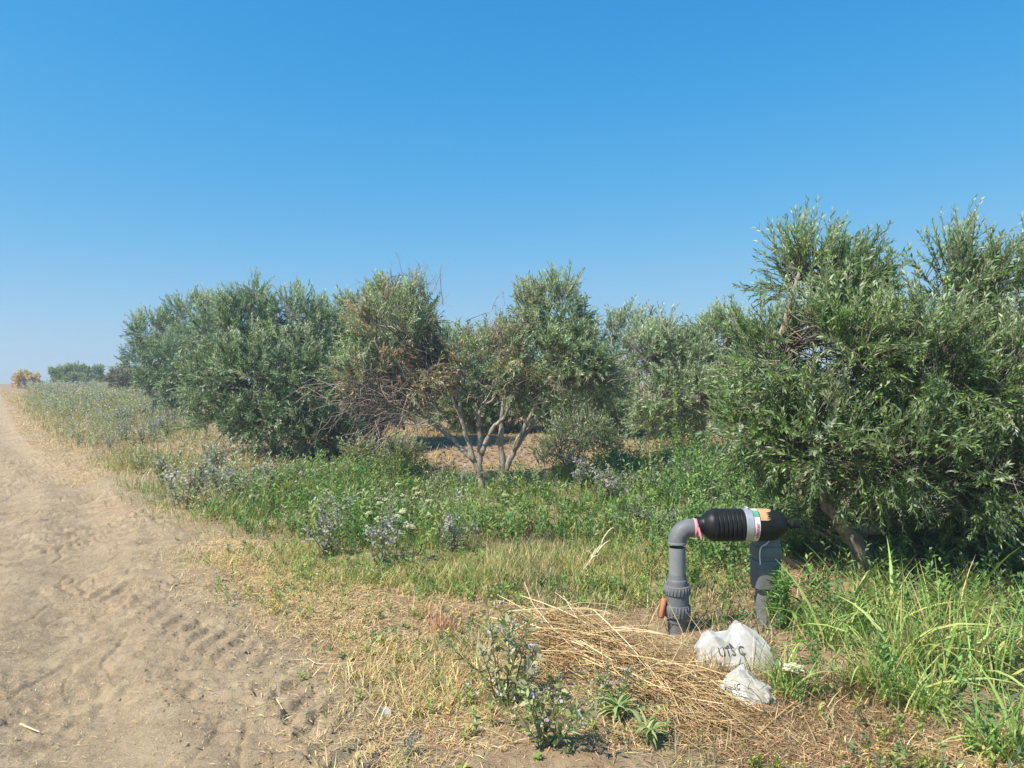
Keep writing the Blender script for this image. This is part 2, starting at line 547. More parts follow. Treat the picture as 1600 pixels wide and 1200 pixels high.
# ------------------------------------------------------------------ the setting: ground and track
def grid_mesh(name, X, Y, Z, mat):
    r, c = X.shape
    V = np.stack([X, Y, Z], -1).reshape(-1, 3)
    i = np.arange(r * c).reshape(r, c)
    Q = np.stack([i[:-1, :-1], i[:-1, 1:], i[1:, 1:], i[1:, :-1]], -1).reshape(-1, 4)
    return mesh_from(name, V, Q, mat=mat, smooth=True)

rows = np.concatenate([[-60, -25, -10, -5, -3, -1.5, -0.5, 0.3, 0.9], np.geomspace(1.4, 75, 270), [90, 120, 170, 250, 400, 800]])
u = np.linspace(-1.75, 1.75, 300)
Yg = np.repeat(rows[:, None], len(u), 1)
Xg = u[None, :] * (np.abs(Yg) + 3.0)
tag(link('ground', grid_mesh('ground', Xg, Yg, ground_z(Xg, Yg), M_GROUND)), kind='structure')

rows = np.concatenate([[-25, -10, -4, -1.5, 0, 0.8, 1.4, 1.8, 2.2], np.geomspace(2.5, 60, 590), [75, 95, 130]])
tt = np.concatenate([np.linspace(-0.9, 2.5, 235), np.linspace(2.54, TRACK_W + 0.8, 50)])
Yt = np.repeat(rows[:, None], len(tt), 1)
Xt = edge_x(Yt) - tt[None, :]
tag(link('dirt_track', grid_mesh('dirt_track', Xt[:, ::-1], Yt, track_z(Xt, Yt)[:, ::-1], M_TRACK)), kind='structure')

# ------------------------------------------------------------------ olive trees
OL_DARK = lin(76, 104, 62); OL_MID = lin(120, 142, 96); OL_SILV = lin(194, 202, 178); OL_GREEN = lin(124, 158, 74)
BARKC = np.array([0.20, 0.17, 0.14])

def noise3(p, s, seed):
    return (vnoise(p[:, 0] * s + 7.1, p[:, 2] * s, seed) + vnoise(p[:, 1] * s, p[:, 0] * s + p[:, 2] * s * 0.7, seed + 3)) * 0.5

def olive_tree(label, base, lobes, n_shoots, nleaf, ll, lw, stems, cols=None, colw=None, gap=-0.12, length=(0.22, 0.42),
               up=0.55, seed=1, brown=None, n_twig=500, ang=0.58, group='olive trees of the grove', name='olive_tree', keep=None, fruit=0):
    """base (x,y,z); lobes (x,y,z,rx,ry,rz) in world space; stems: list of (points, r0, r1)"""
    root = thing(name, tuple(base), label, 'tree', group)
    base = np.asarray(base)
    L = np.array(lobes, float)
    ml = 0.5 * (length[0] + length[1])
    L[:, 3:6] = np.maximum(L[:, 3:6] - np.array([.5, .5, .75]) * ml, 0.45 * L[:, 3:6])
    L[:, 2] -= 0.25 * ml
    area = (L[:, 3] * L[:, 5] + L[:, 3] * L[:, 4] + L[:, 4] * L[:, 5])
    pr = area / area.sum()
    n0 = int(n_shoots * 1.9)
    li = rng.choice(len(L), n0, p=pr)
    d = nrm(rng.normal(size=(n0, 3)))
    r = 0.42 + 0.58 * U(0, 1, n0) ** 0.55
    P = L[li, :3] + d * L[li, 3:6] * r[:, None]
    ok = noise3(P, 2.2, seed) > gap + U(-0.05, 0.05, n0)
    for k in range(len(L)):                                # thin the buried inside
        q = np.linalg.norm((P - L[k, :3]) / L[k, 3:6], axis=1)
        ok &= ~((q < 0.55) & (li != k) & (rng.random(n0) < 0.6))
    ok &= P[:, 2] > hz(P[:, 0], P[:, 1]) + 0.12
    if keep is not None: ok &= keep(P)
    m3 = n_shoots // 3
    P, d, li = np.repeat(P[ok][:m3], 3, 0), np.repeat(d[ok][:m3], 3, 0), np.repeat(li[ok][:m3], 3, 0)      # shoots come in sprays of three
    n = len(P)
    P = P + rng.normal(size=(n, 3)) * .035 * (ml / .32)
    spray = np.repeat(rng.normal(size=(n // 3, 3)), 3, 0)
    upv = np.array([0, 0, 1.0])
    dz = d[:, 2:3]
    dirs = nrm(0.7 * d + upv * (up * (0.5 + 0.9 * sstep(-0.5, 0.5, dz))) + 0.28 * spray + 0.26 * rng.normal(size=(n, 3)))
    top = sstep(0.35, 0.9, d[:, 2])
    ln = U(length[0], length[1], n) * (1 + 0.2 * top * rng.random(n))
    bend = np.column_stack([np.zeros((n, 2)), U(-0.12, 0.05, n) * (1 - top) * 0.8]) + 0.03 * rng.normal(size=(n, 3))
    cs = np.array(cols if cols is not None else [OL_DARK, OL_MID, OL_SILV, OL_GREEN])
    cw = np.array(colw if colw is not None else [0.34, 0.36, 0.16, 0.14])
    shoot_c = np.repeat(mixcol(cs, n // 3, cw, 0.15), 3, 0)
    lc = mixcol(cs, n * nleaf, cw, 0.18).reshape(n, nleaf, 3)
    lc = 0.55 * lc + 0.45 * shoot_c[:, None, :]
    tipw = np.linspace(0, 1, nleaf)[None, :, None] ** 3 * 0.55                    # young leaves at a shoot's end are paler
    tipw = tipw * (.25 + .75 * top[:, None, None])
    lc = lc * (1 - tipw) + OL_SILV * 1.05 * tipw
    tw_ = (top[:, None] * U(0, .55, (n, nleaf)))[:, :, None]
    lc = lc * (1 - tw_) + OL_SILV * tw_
    if brown is not None:
        bm = brown(P)
        bc = mixcol([lin(186, 158, 136), lin(160, 140, 124), lin(198, 172, 150), lin(150, 146, 122)], n * nleaf, None, 0.15).reshape(n, nleaf, 3)
        lc = np.where(((bm * U(0.3, 1.2, n))[:, None] > U(.25, .8, (n, nleaf)))[:, :, None], bc, lc)
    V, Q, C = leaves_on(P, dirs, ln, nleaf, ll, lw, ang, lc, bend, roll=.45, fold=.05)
    b = Buf(); b.add(V, Q, None, C)
    crown = link('crown', b.mesh('olive_crown', M_OLIVE, off=base), root)
    if fruit:
        V, Q, T = tube(spline([[0, 0, -.013], [0, 0, -.004], [0, 0, .005], [0, 0, .013]], 5), np.array([.003, .0085, .0105, .0085, .003]), 7)
        fb = Buf(); fb.add(V, Q, T, lin(170, 190, 84)); fme = fb.mesh('olive_fruit', M_PETAL, smooth=True)
        cand = np.where((d[:, 1] < -.35) & (d[:, 2] < .6))[0]
        for k_ in rng.choice(cand, fruit, replace=False):
            for j_ in range(rng.integers(1, 4)):
                o = link('olive', fme, crown)
                o.location = P[k_] + dirs[k_] * ln[k_] * U(.3, .8) + np.array([0, -.03, -.03]) + rng.normal(size=3) * .015 - base
                o.rotation_euler = (U(-.4, .4), U(-.4, .4), 0)
    # thin shoots and the branchlets that carry them
    tb = Buf()
    V, Q, C = twigs(P - dirs * 0.05, P + dirs * (ln * 0.5)[:, None] + bend * 0.25, P + dirs * ln[:, None] + bend, 0.0045, 0.0015,
                    mixcol([BARKC * 0.8, BARKC * 1.2], n))
    tb.add(V, Q, None, C)
    pts = np.concatenate([spline(s[0], 26)[8:] for s in stems])
    k = rng.choice(n, min(n, n_twig), replace=False)
    dist = np.linalg.norm(P[k][:, None, :] - pts[None], axis=2)
    dist = dist * U(.75, 1.35, dist.shape)
    near = pts[np.argmin(dist, 1)]
    mid_ = 0.5 * (P[k] + near) + 0.16 * rng.normal(size=(len(k), 3)) * np.min(dist, 1)[:, None]
    V, Q, C = twigs(near, mid_, P[k], np.clip(0.012 * np.min(dist, 1) + 0.006, 0.006, 0.022), 0.004, mixcol([BARKC * 0.7, BARKC], len(k)))
    tb.add(V, Q, None, C)
    link('twigs', tb.mesh('olive_twigs', M_TWIG, off=base), root)
    for i, (pp, r0, r1) in enumerate(stems):
        m = max(8, 4 * len(pp))
        S = spline(pp, m)
        S = S + 0.012 * rng.normal(size=S.shape) * np.linspace(0.3, 1, m)[:, None]
        R = np.linspace(r0, r1, m) * (1 + 0.10 * rng.normal(size=m))
        if i == 0: R[:2] *= (1.35, 1.15)
        V, Q, T = tube(S, R, 9)
        bb = Buf(); bb.add(V, Q, T)
        link('trunk' if i == 0 else 'limb', bb.mesh('olive_trunk', M_BARK, smooth=True, off=base), root)
    return root

def lob(px, py, y, rx, rz, ry):
    c = pt(px, py, y)
    return (c[0], c[1], c[2], rx / F_PX * y, ry, rz / F_PX * y)

def auto_stems(base, lobes, r0=0.11, nl=6):
    base = np.asarray(base, float); L = np.array(lobes)
    cen = L[:, :3].mean(0)
    fork = base + np.array([(cen[0] - base[0]) * 0.15, (cen[1] - base[1]) * 0.15, 0.55])
    st = [([base - np.array([0, 0, 0.12]), base * 0.5 + fork * 0.5 + rng.normal(size=3) * 0.03, fork, fork + (cen - fork) * 0.5], r0, r0 * 0.55)]
    for k in rng.choice(len(L), min(nl, len(L)), replace=False):
        c = L[k, :3]
        st.append(([fork, fork + (c - fork) * 0.45 + rng.normal(size=3) * 0.08 + np.array([0, 0, 0.08]), c, c + nrm(c - fork) * L[k, 3:6].mean() * 0.5], r0 * 0.55, 0.012))
    return st

def gpt(px, py):
    q = at(px, py)
    return np.array([q[0], q[1], float(hz(q[0], q[1]))])

# the large olive at the right
b0 = gpt(1358, 893)
yb = b0[1]
lobes = [lob(*a) for a in [
    (1262, 430, yb + .2, 84, 98, .55), (1325, 425, yb + .4, 66, 80, .5), (1415, 448, yb + .3, 84, 104, .6), (1485, 440, yb + .1, 78, 104, .55),
    (1570, 465, yb + .1, 92, 112, .6), (1680, 520, yb + .2, 100, 110, .6), (1216, 545, yb - .1, 74, 115, .6), (1300, 540, yb - .2, 110, 120, .8),
    (1410, 560, yb - .3, 120, 120, .85), (1520, 590, yb - .3, 120, 130, .85), (1630, 640, yb - .1, 120, 140, .8), (1196, 655, yb + .1, 76, 105, .6),
    (1270, 670, yb - .3, 105, 105, .75), (1390, 690, yb - .5, 115, 105, .8), (1510, 720, yb - .4, 115, 110, .8), (1600, 780, yb - .1, 100, 100, .6),
    (1490, 830, yb + .1, 100, 90, .6), (1560, 880, yb + .0, 100, 80, .6), (1430, 860, yb + .3, 90, 80, .5), (1230, 770, yb + .2, 84, 70, .5), (1270, 830, yb + .5, 80, 70, .4), (1420, 800, yb, 90, 80, .5), (1640, 880, yb, 90, 80, .5)]]
st = [([b0 - [0, 0, .15], pt(1345, 860, yb), pt(1322, 825, yb), pt(1285, 770, yb), pt(1262, 690, yb)], .105, .05),
      ([pt(1340, 850, yb), pt(1352, 790, yb + .1), pt(1362, 700, yb + .1), pt(1350, 560, yb + .2)], .075, .03),
      ([pt(1352, 800, yb + .1), pt(1420, 720, yb), pt(1480, 600, yb), pt(1500, 480, yb + .1)], .055, .015),
      ([pt(1360, 700, yb + .1), pt(1410, 620, yb + .2), pt(1425, 500, yb + .2)], .04, .012),
      ([pt(1300, 790, yb), pt(1230, 690, yb), pt(1215, 560, yb), pt(1250, 420, yb + .1)], .05, .012),
      ([pt(1355, 640, yb + .2), pt(1325, 520, yb + .3), pt(1315, 400, yb + .4)], .035, .01),
      ([pt(1352, 830, yb), pt(1450, 800, yb + .1), pt(1560, 740, yb), pt(1620, 620, yb)], .05, .012)]
olive_tree('large green olive tree beside the irrigation pipe, tallest in the picture', b0, lobes, 5700, 25, .060, .0135, st,
           colw=[.32, .26, .10, .32], gap=-.11, length=(.22, .42), seed=3, n_twig=900, fruit=42)

# the half-dead olive in the middle
b1 = gpt(765, 762)
Y2 = b1[1]
lobes = [lob(*a) for a in [
    (870, 490, Y2 + .2, 70, 72, .7), (850, 545, Y2, 84, 70, .8), (920, 520, Y2 + .1, 66, 76, .7), (905, 565, Y2 - .1, 74, 56, .7), (945, 560, Y2 + .3, 50, 66, .6),
    (825, 475, Y2 + .2, 42, 56, .4), (610, 525, Y2 + .1, 76, 90, .7), (640, 490, Y2 + .2, 52, 66, .5), (575, 575, Y2 - .1, 60, 52, .6), (640, 575, Y2 - .2, 56, 56, .6),
    (780, 550, Y2 + .3, 60, 56, .6), (700, 555, Y2 + .2, 60, 52, .6), (740, 570, Y2 + .1, 56, 46, .6), (680, 600, Y2, 50, 40, .5), (820, 600, Y2, 56, 36, .5)]]
def p2(px, py, dy=0.0): return pt(px, py, Y2 + dy)
st = [([p2(754, 775), p2(749, 740), p2(736, 706), p2(722, 660), p2(706, 622), p2(672, 570, .1)], .052, .016),
      ([p2(750, 745), p2(749, 700), p2(747, 655), p2(741, 640)], .042, .026),
      ([p2(741, 720), p2(704, 684, .1), p2(664, 652, .1), p2(620, 615, .1)], .045, .018),
      ([p2(752, 712, -.1), p2(768, 672, -.1), p2(790, 648, -.1), p2(800, 610, -.2)], .04, .018),
      ([p2(747, 668), p2(752, 640, -.05), p2(772, 622, -.1)], .035, .014),
      ([p2(782, 780), p2(786, 738), p2(783, 690), p2(785, 640), p2(792, 590), p2(806, 520, .1)], .056, .018),
      ([p2(787, 742), p2(803, 704), p2(828, 668), p2(850, 632), p2(878, 585), p2(905, 520, .1)], .048, .016),
      ([p2(803, 704, -.05), p2(822, 662, -.08), p2(842, 622, -.1), p2(850, 570)], .042, .016),
      ([p2(722, 660, .05), p2(716, 610), p2(700, 560)], .03, .012)]
olive_tree('half-dead olive tree with bare pale stems and browned leaves', b1, lobes, 2300, 20, .075, .016, st,
           colw=[.18, .32, .36, .14], gap=-.04, length=(.2, .36), seed=8, n_twig=320,
           brown=lambda P: np.where(P[:, 0] < -0.7, 0.85, 0.0) * (fbm(P[:, 0] * 2.0, P[:, 2] * 2.0, 77, 2) > -0.02)
           + np.where((P[:, 0] > -0.5) & (P[:, 0] < 0.3), 0.42, 0.0) + 0.12)
half_dead = [o for o in COL.objects if o.get('label', '').startswith('half-dead')][0]
def dead_tangle(n, c0, spread, dirv, ln, droop, seedcol):
    """bare twigs: a wavy stem and two or three side twigs each"""
    out = Buf()
    o0 = np.array([p2(*c0)] * n) + rng.normal(size=(n, 3)) * np.array(spread)
    dd = nrm(np.array(dirv) + 0.5 * rng.normal(size=(n, 3)))
    l = U(ln[0], ln[1], n)[:, None]
    p, d, r = o0, dd, U(.005, .009, n)
    for s_ in range(3):
        d1 = nrm(d + 0.38 * rng.normal(size=(n, 3)) + np.array([0, 0, -1.0]) * droop * (s_ - .5))
        m_ = p + d * l * .17; e = m_ + d1 * l * .17
        V, Q, C = twigs(p, m_, e, r, r * .72, mixcol(seedcol, n, None, .12)); out.add(V, Q, None, C)
        sd = nrm(d1 + 0.8 * rng.normal(size=(n, 3)) + np.array([0, 0, -.3]) * droop)
        sl = l * U(.2, .5, (n, 1))
        V, Q, C = twigs(m_, m_ + sd * sl * .5 + .03 * rng.normal(size=(n, 3)), m_ + sd * sl + np.array([0, 0, -.2]) * droop * sl, r * .6, r * .3, mixcol(seedcol, n, None, .12)); out.add(V, Q, None, C)
        p, d, r = e, d1, r * .72
    return np.concatenate(out.V), np.concatenate(out.Q), np.concatenate(out.C)
db = Buf()
GREYT = [lin(150, 135, 125), lin(118, 104, 98), lin(176, 160, 146)]
for a in [(70, (655, 640), (.25, .25, .12), (-1, -.25, .05), (.4, 1.0), .5), (75, (620, 610), (.35, .3, .14), (-.7, -.25, .15), (.3, .9), .5), (45, (585, 620), (.25, .3, .12), (-.5, -.2, -.2), (.3, .7), .5),
          (60, (868, 600), (.25, .3, .12), (.9, -.2, .25), (.3, .9), .2), (45, (910, 590), (.3, .25, .12), (.8, -.2, .1), (.3, .7), .3), (25, (760, 620), (.3, .2, .15), (0, -.1, 1), (.3, .6), 0),
          (45, (640, 500), (.25, .25, .35), (-.1, 0, 1), (.3, .6), 0), (8, (641, 460), (.03, .1, .05), (.0, 0, 1), (.4, .6), -.3), (25, (765, 520), (.15, .2, .15), (-.1, 0, 1), (.2, .5), 0)]:
    V, Q, C = dead_tangle(*a, GREYT); db.add(V, Q, None, C)
dt = link('dead_twigs', db.mesh('dead_twigs', M_TWIG, off=b1), half_dead)
dt['label'] = 'tangle of bare grey dead twigs'

# the dense olives at the left
def simple_tree(label, basepx, specs, n_shoots, nleaf, ll, lw, Y=None, **kw):
    b = gpt(*basepx)
    if Y is not None:
        x = (basepx[0] - 800) / F_PX * Y
        b = np.array([x, Y, float(hz(x, Y))])
    lobes = [lob(s[0], s[1], b[1] + s[2], s[3], s[4], s[5]) for s in specs]
    r0 = kw.pop('r0', .12)
    return olive_tree(label, b, lobes, n_shoots, nleaf, ll, lw, auto_stems(b, lobes, r0), **kw)

simple_tree('dense rounded olive tree with foliage to the ground, left of the dead stems', (468, 712), [
    (390, 490, .3, 50, 55, .8), (355, 520, .1, 60, 65, .8), (455, 500, .2, 65, 55, .9), (500, 520, .4, 55, 60, .8), (330, 590, .0, 62, 60, .8),
    (400, 580, -.5, 85, 80, 1.0), (480, 590, -.5, 80, 85, 1.0), (350, 640, .0, 60, 45, .8), (420, 650, -.5, 75, 48, .9), (500, 660, -.3, 70, 56, .9),
    (545, 600, .2, 45, 80, .8), (535, 680, .3, 45, 42, .7), (430, 590, .4, 130, 105, .9), (440, 620, .7, 110, 80, .8), (398, 455, .2, 20, 28, .3), (470, 470, .4, 22, 25, .3)],
    4900, 19, .09, .021, colw=[.32, .38, .18, .12], gap=-.4, length=(.25, .45), seed=21, n_twig=400, cols=[OL_DARK, lin(104, 136, 114), OL_SILV, OL_GREEN])
simple_tree('olive tree farthest left of the dense row, half hidden by its neighbour', (268, 652), [
    (300, 500, .5, 50, 48, 1.0), (330, 480, .5, 30, 32, .8), (245, 520, .2, 42, 42, 1.0), (232, 560, -.2, 40, 45, 1.0), (290, 560, -.6, 60, 60, 1.3),
    (255, 600, -.4, 40, 40, 1.0), (300, 610, -.5, 50, 42, 1.0), (330, 550, 0, 50, 70, 1.2)],
    2700, 16, .12, .028, colw=[.34, .40, .16, .10], gap=-.4, length=(.3, .5), seed=33, n_twig=250, cols=[OL_DARK, lin(102, 136, 118), OL_SILV, OL_GREEN])
simple_tree('olive tree standing right behind the browned crown', (590, 690), [
    (600, 475, .3, 42, 45, .8), (560, 490, .0, 45, 45, .8), (570, 550, -.3, 60, 60, 1.0), (640, 540, -.2, 45, 60, 1.0), (600, 620, -.2, 60, 50, 1.0), (660, 560, .2, 40, 50, .9), (655, 500, .2, 30, 30, .7)],
    2300, 14, .12, .026, Y=16.5, colw=[.30, .38, .20, .12], gap=-.13, length=(.25, .45), seed=41, n_twig=200)
simple_tree('low olive tree seen between the bare stems', (735, 680), [
    (705, 540, .2, 40, 38, .9), (750, 540, .0, 45, 40, .9), (800, 545, .2, 40, 40, .9), (730, 590, -.3, 60, 45, 1.1), (790, 600, -.2, 60, 45, 1.1), (690, 590, 0, 40, 42, .9), (840, 600, 0, 50, 50, 1.0), (745, 630, -.2, 60, 44, 1.0), (690, 630, 0, 50, 40, .9), (810, 635, -.1, 60, 42, 1.0), (870, 640, 0, 56, 40, .9)],
    2600, 14, .13, .03, Y=20, colw=[.34, .38, .16, .12], gap=-.14, length=(.28, .45), seed=47, n_twig=200)
simple_tree('pale loose olive tree between the dead stems and the large olive', (1098, 690), [
    (1040, 535, .2, 45, 40, .8), (1000, 555, .2, 48, 62, .8), (1080, 560, .0, 55, 50, .9), (1135, 535, .0, 60, 66, .8), (1060, 610, -.3, 65, 50, 1.0), (1130, 620, -.3, 55, 55, .9),
    (1020, 620, 0, 45, 42, .8), (1165, 600, .2, 50, 70, .8), (1040, 505, .2, 18, 20, .3), (1150, 660, -.1, 56, 45, .7), (1030, 650, -.1, 56, 40, .7), (1090, 655, -.1, 56, 42, .7)],
    2800, 15, .095, .021, Y=14.5, colw=[.16, .34, .32, .18], gap=-.10, length=(.22, .42), seed=53, n_twig=500)
simple_tree('dark olive tree half hidden right of the half-dead one', (955, 670), [
    (988, 535, .2, 62, 66, .9), (955, 550, .2, 56, 70, .9), (930, 600, .0, 50, 50, 1.0), (975, 610, .2, 30, 45, .9), (900, 620, 0, 45, 35, 1.0), (880, 560, .2, 50, 55, 1.0), (930, 640, -.1, 60, 40, 1.0), (985, 645, 0, 56, 40, 1.0)],
    1900, 13, .12, .028, Y=18.5, colw=[.46, .36, .08, .10], gap=-.14, seed=59, n_twig=160)
simple_tree('small dark olive top peeping over the pale loose crown', (1108, 640), [
    (1108, 510, .0, 18, 22, .6), (1112, 545, .2, 36, 36, .9), (1085, 570, .1, 36, 36, .9), (1140, 580, .1, 40, 40, .9)],
    800, 13, .15, .035, Y=24, colw=[.40, .40, .10, .10], seed=61, n_twig=120)
simple_tree('olive tree behind the large one at the right', (1500, 690), [
    (1400, 540, .2, 70, 60, .9), (1500, 530, .0, 80, 60, 1.0), (1600, 550, .0, 80, 60, 1.0), (1450, 610, -.3, 80, 50, 1.0), (1560, 620, -.3, 80, 50, 1.0)],
    700, 14, .14, .032, Y=15, colw=[.30, .38, .18, .14], seed=67, n_twig=160)
simple_tree('low grey-green olive suckers right of the bare stems', (905, 735), [
    (880, 695, 0, 42, 34, .5), (930, 690, .2, 40, 34, .5), (960, 705, .1, 30, 26, .4), (850, 715, 0, 26, 22, .4), (905, 660, .2, 36, 26, .4)],
    330, 14, .075, .018, cols=[lin(128, 140, 104), lin(104, 122, 84), lin(160, 166, 136)], colw=[.4, .35, .25], seed=83, n_twig=90, group=None, name='olive_shrub', r0=.03, gap=-.1)
simple_tree('small grey-green shrub under the tangle of dead twigs', (610, 735), [(590, 705, 0, 32, 26, .4), (630, 712, .1, 30, 22, .4), (560, 715, 0, 24, 20, .4)],
    300, 14, .07, .018, cols=[lin(140, 146, 104), lin(116, 130, 84), lin(164, 160, 116)], colw=[.4, .35, .25], seed=85, n_twig=60, group=None, name='olive_shrub', r0=.025, gap=-.1)
# far away on the crest
simple_tree('distant dark olive tree with a broad flat crown on the horizon', (120, 606), [
    (95, 585, .0, 18, 13, 1.0), (118, 582, .2, 22, 14, 1.2), (146, 583, .2, 18, 14, 1.0), (122, 592, -.4, 40, 9, 1.2)],
    900, 9, .28, .08, Y=62, colw=[.42, .42, .06, .10], seed=71, n_twig=80, group=None, gap=-.2)
BUSHC = [lin(206, 176, 130), lin(224, 192, 142), lin(182, 150, 110)]
simple_tree('distant tan dry bush at the end of the dirt track', (40, 606), [(36, 588, 0, 9, 10, .7), (50, 592, .1, 13, 9, .7), (30, 596, 0, 8, 7, .6)],
    260, 9, .22, .06, Y=56, cols=BUSHC, colw=[.4, .35, .25], seed=73, n_twig=40, group=None, name='dry_bush', gap=-.3, r0=.05)
simple_tree('brownish grey bush at the left foot of the dense olives', (192, 608), [(190, 586, 0, 16, 14, .8), (206, 590, .1, 14, 14, .7), (178, 594, 0, 10, 9, .6)],
    340, 9, .2, .05, Y=40, cols=[lin(120, 110, 92), lin(96, 98, 84), lin(140, 124, 106)], colw=[.4, .3, .3], seed=79, n_twig=40, group=None, name='brown_bush', gap=-.3, r0=.05)

# ------------------------------------------------------------------ ground cover (nobody could count it)
GR_L = [lin(118, 150, 80), lin(98, 132, 70), lin(140, 162, 92), lin(84, 114, 66)]
GR_Y = [lin(160, 164, 98), lin(182, 170, 110), lin(140, 156, 86), lin(194, 174, 120)]
GR_D = [lin(208, 184, 134), lin(190, 164, 114), lin(222, 200, 154), lin(168, 140, 98), lin(194, 158, 114)]

DRYC = (1.22, 1.06, .66)
def patchy(q, s, seed, thr):
    return q[fbm(q[:, 0] * s, q[:, 1] * s, seed, 3) > thr + U(-.15, .15, len(q))]

def grass_field(name, label, cat, sets, mat):
    b = Buf()
    for (q, L, w, th, kap, cols, wts, seg) in sets:
        n = len(q)
        if n == 0: continue
        far = np.clip(q[:, 1] / 8.0, 1.0, 4.0)
        q = q + rng.normal(size=(n, 2)) * .22                                      # ragged borders
        vig = np.clip(1 + 1.5 * fbm(q[:, 0] * 1.5, q[:, 1] * 1.5, 301, 3), .35, 1.7)    # vigour differs from spot to spot
        dryness = np.clip(2.2 * fbm(q[:, 0] * .8, q[:, 1] * .8, 302, 3), 0, .7)[:, None]
        c = mixcol(cols, n, wts, .16); c = c * (1 - dryness) + np.array(DRYC) * c.mean(1, keepdims=True) * dryness
        V, Q, T, C = blades(on_ground(q, -.01), U(0, 6.28, n), U(L[0], L[1], n) * vig, U(w[0], w[1], n) * far, U(th[0], th[1], n), U(kap[0], kap[1], n), c, seg)
        b.add(V, Q, T, C)
    return tag(link(name, b.mesh(name, mat)), label, cat, kind='stuff')

LUSH = [(340, 800), (420, 752), (520, 735), (640, 742), (740, 768), (800, 772), (900, 742), (1060, 722), (1180, 760), (1240, 860), (1090, 850), (1040, 822), (1000, 850),
        (900, 856), (760, 846), (620, 858), (500, 852), (400, 836)]
SHORT = [(380, 830), (620, 850), (900, 852), (1040, 830), (1080, 900), (1000, 950), (800, 940), (620, 930), (480, 905)]
DRYZ = [(300, 850), (480, 880), (620, 915), (840, 930), (880, 1010), (960, 1160), (700, 1180), (600, 1080), (520, 1010), (400, 950)]
LEFTF = [(35, 618), (230, 618), (330, 680), (430, 720), (420, 800), (330, 820), (250, 780), (190, 735), (110, 690), (55, 650)]
RIGHTZ = [(1030, 880), (1100, 830), (1250, 800), (1420, 850), (1700, 860), (1800, 1100), (1700, 1300), (1420, 1190), (1240, 1090), (1080, 1040)]
FRONT = [(560, 1140), (900, 1130), (1200, 1120), (1500, 1140), (1900, 1150), (1900, 1500), (500, 1500)]
BACK = [(560, 700), (600, 640), (1250, 640), (1300, 740), (1100, 730), (900, 740), (700, 740)]
BARER = [(980, 860), (1060, 830), (1090, 900), (1020, 960), (960, 940)]

def lush_clumps(q): return patchy(q, 1.3, 91, -.2)

grass_field('lush_grass', 'lush green grass in the middle strip before the olives', 'grass', [
    (lush_clumps(in_poly(LUSH, 24000)), (.08, .28), (.005, .010), (.0, .45), (.1, 1.0), GR_L + GR_Y[:2], [.22, .20, .20, .14, .14, .10], 2),
    (patchy(in_poly(SHORT, 26000), 1.2, 92, -.1), (.05, .16), (.004, .008), (.1, .8), (.2, 1.0), GR_L[:3] + GR_Y, [.16, .12, .18, .16, .14, .14, .10], 2),
    (clear_pipe(patchy(in_poly(RIGHTZ, 11000), .9, 93, -.05)), (.06, .24), (.005, .010), (.05, .7), (.2, 1.2), GR_L + GR_Y[:2], [.24, .24, .2, .14, .1, .08], 2),
    (patchy(in_poly(LEFTF, 9000), .8, 94, .0), (.08, .25), (.004, .007), (.1, .7), (.1, .9), GR_L[:3] + GR_Y, [.14, .12, .2, .16, .14, .14, .10], 2),
    (patchy(in_poly([(170, 715), (300, 715), (440, 755), (430, 845), (330, 835), (240, 790)], 9000), 1.0, 97, -.2), (.06, .2), (.004, .008), (.1, .8), (.2, 1.0), GR_L[:3] + GR_Y, [.16, .14, .18, .16, .14, .12, .10], 2),
    (patchy(in_poly(BACK, 12000), .5, 95, -.05), (.08, .26), (.005, .008), (.1, .6), (.1, .8), GR_Y, [.3, .3, .2, .2], 2),
    (patchy(in_poly(FRONT, 5000), 1.6, 96, .12), (.03, .10), (.003, .006), (.2, 1.0), (.2, 1.2), GR_L[:3] + GR_Y[:2], [.25, .2, .25, .15, .15], 2),
], M_GRASS)
grass_field('dry_grass', 'short dry tan grass along the edge of the dirt track', 'dry grass', [
    (patchy(in_poly(DRYZ, 46000), 1.1, 101, -.16), (.03, .12), (.003, .006), (.4, 1.4), (.2, 1.4), GR_D + GR_Y[:2] + GR_L[2:3], [.18, .16, .16, .12, .08, .12, .12, .06], 2),
    (patchy(in_poly(SHORT, 16000), 1.0, 102, -.05), (.05, .18), (.003, .006), (.1, 1.1), (.2, 1.2), GR_D + GR_Y[:2], [.2, .18, .16, .12, .1, .12, .12], 2),
    (patchy(in_poly(LEFTF, 26000), .8, 103, -.2), (.08, .30), (.003, .006), (.1, .9), (.1, 1.0), GR_D + GR_Y[:2], [.2, .2, .16, .12, .08, .12, .12], 2),
    (patchy(in_poly(RIGHTZ, 9000), 1.2, 104, -.05), (.06, .25), (.003, .006), (.3, 1.3), (.2, 1.2), GR_D, [.25, .25, .2, .2, .1], 2),
    (patchy(in_poly(FRONT, 9000), 1.3, 105, -.1), (.03, .12), (.003, .005), (.6, 1.4), (.0, .6), GR_D, [.25, .25, .2, .2, .1], 2),
    (patchy(in_poly(BACK, 9000), .6, 106, -.1), (.06, .18), (.004, .007), (.2, .9), (.1, .9), GR_D, [.25, .25, .2, .2, .1], 2),
    (patchy(in_poly([(0, 612), (30, 612), (110, 690), (200, 742), (330, 830), (300, 880), (180, 790), (60, 700), (20, 640)], 9000), 1.0, 107, -.02), (.03, .12), (.003, .006), (.5, 1.4), (.0, .8), GR_D + GR_Y[1:2], [.25, .2, .25, .1, .05, .15], 2),
], M_DRY)

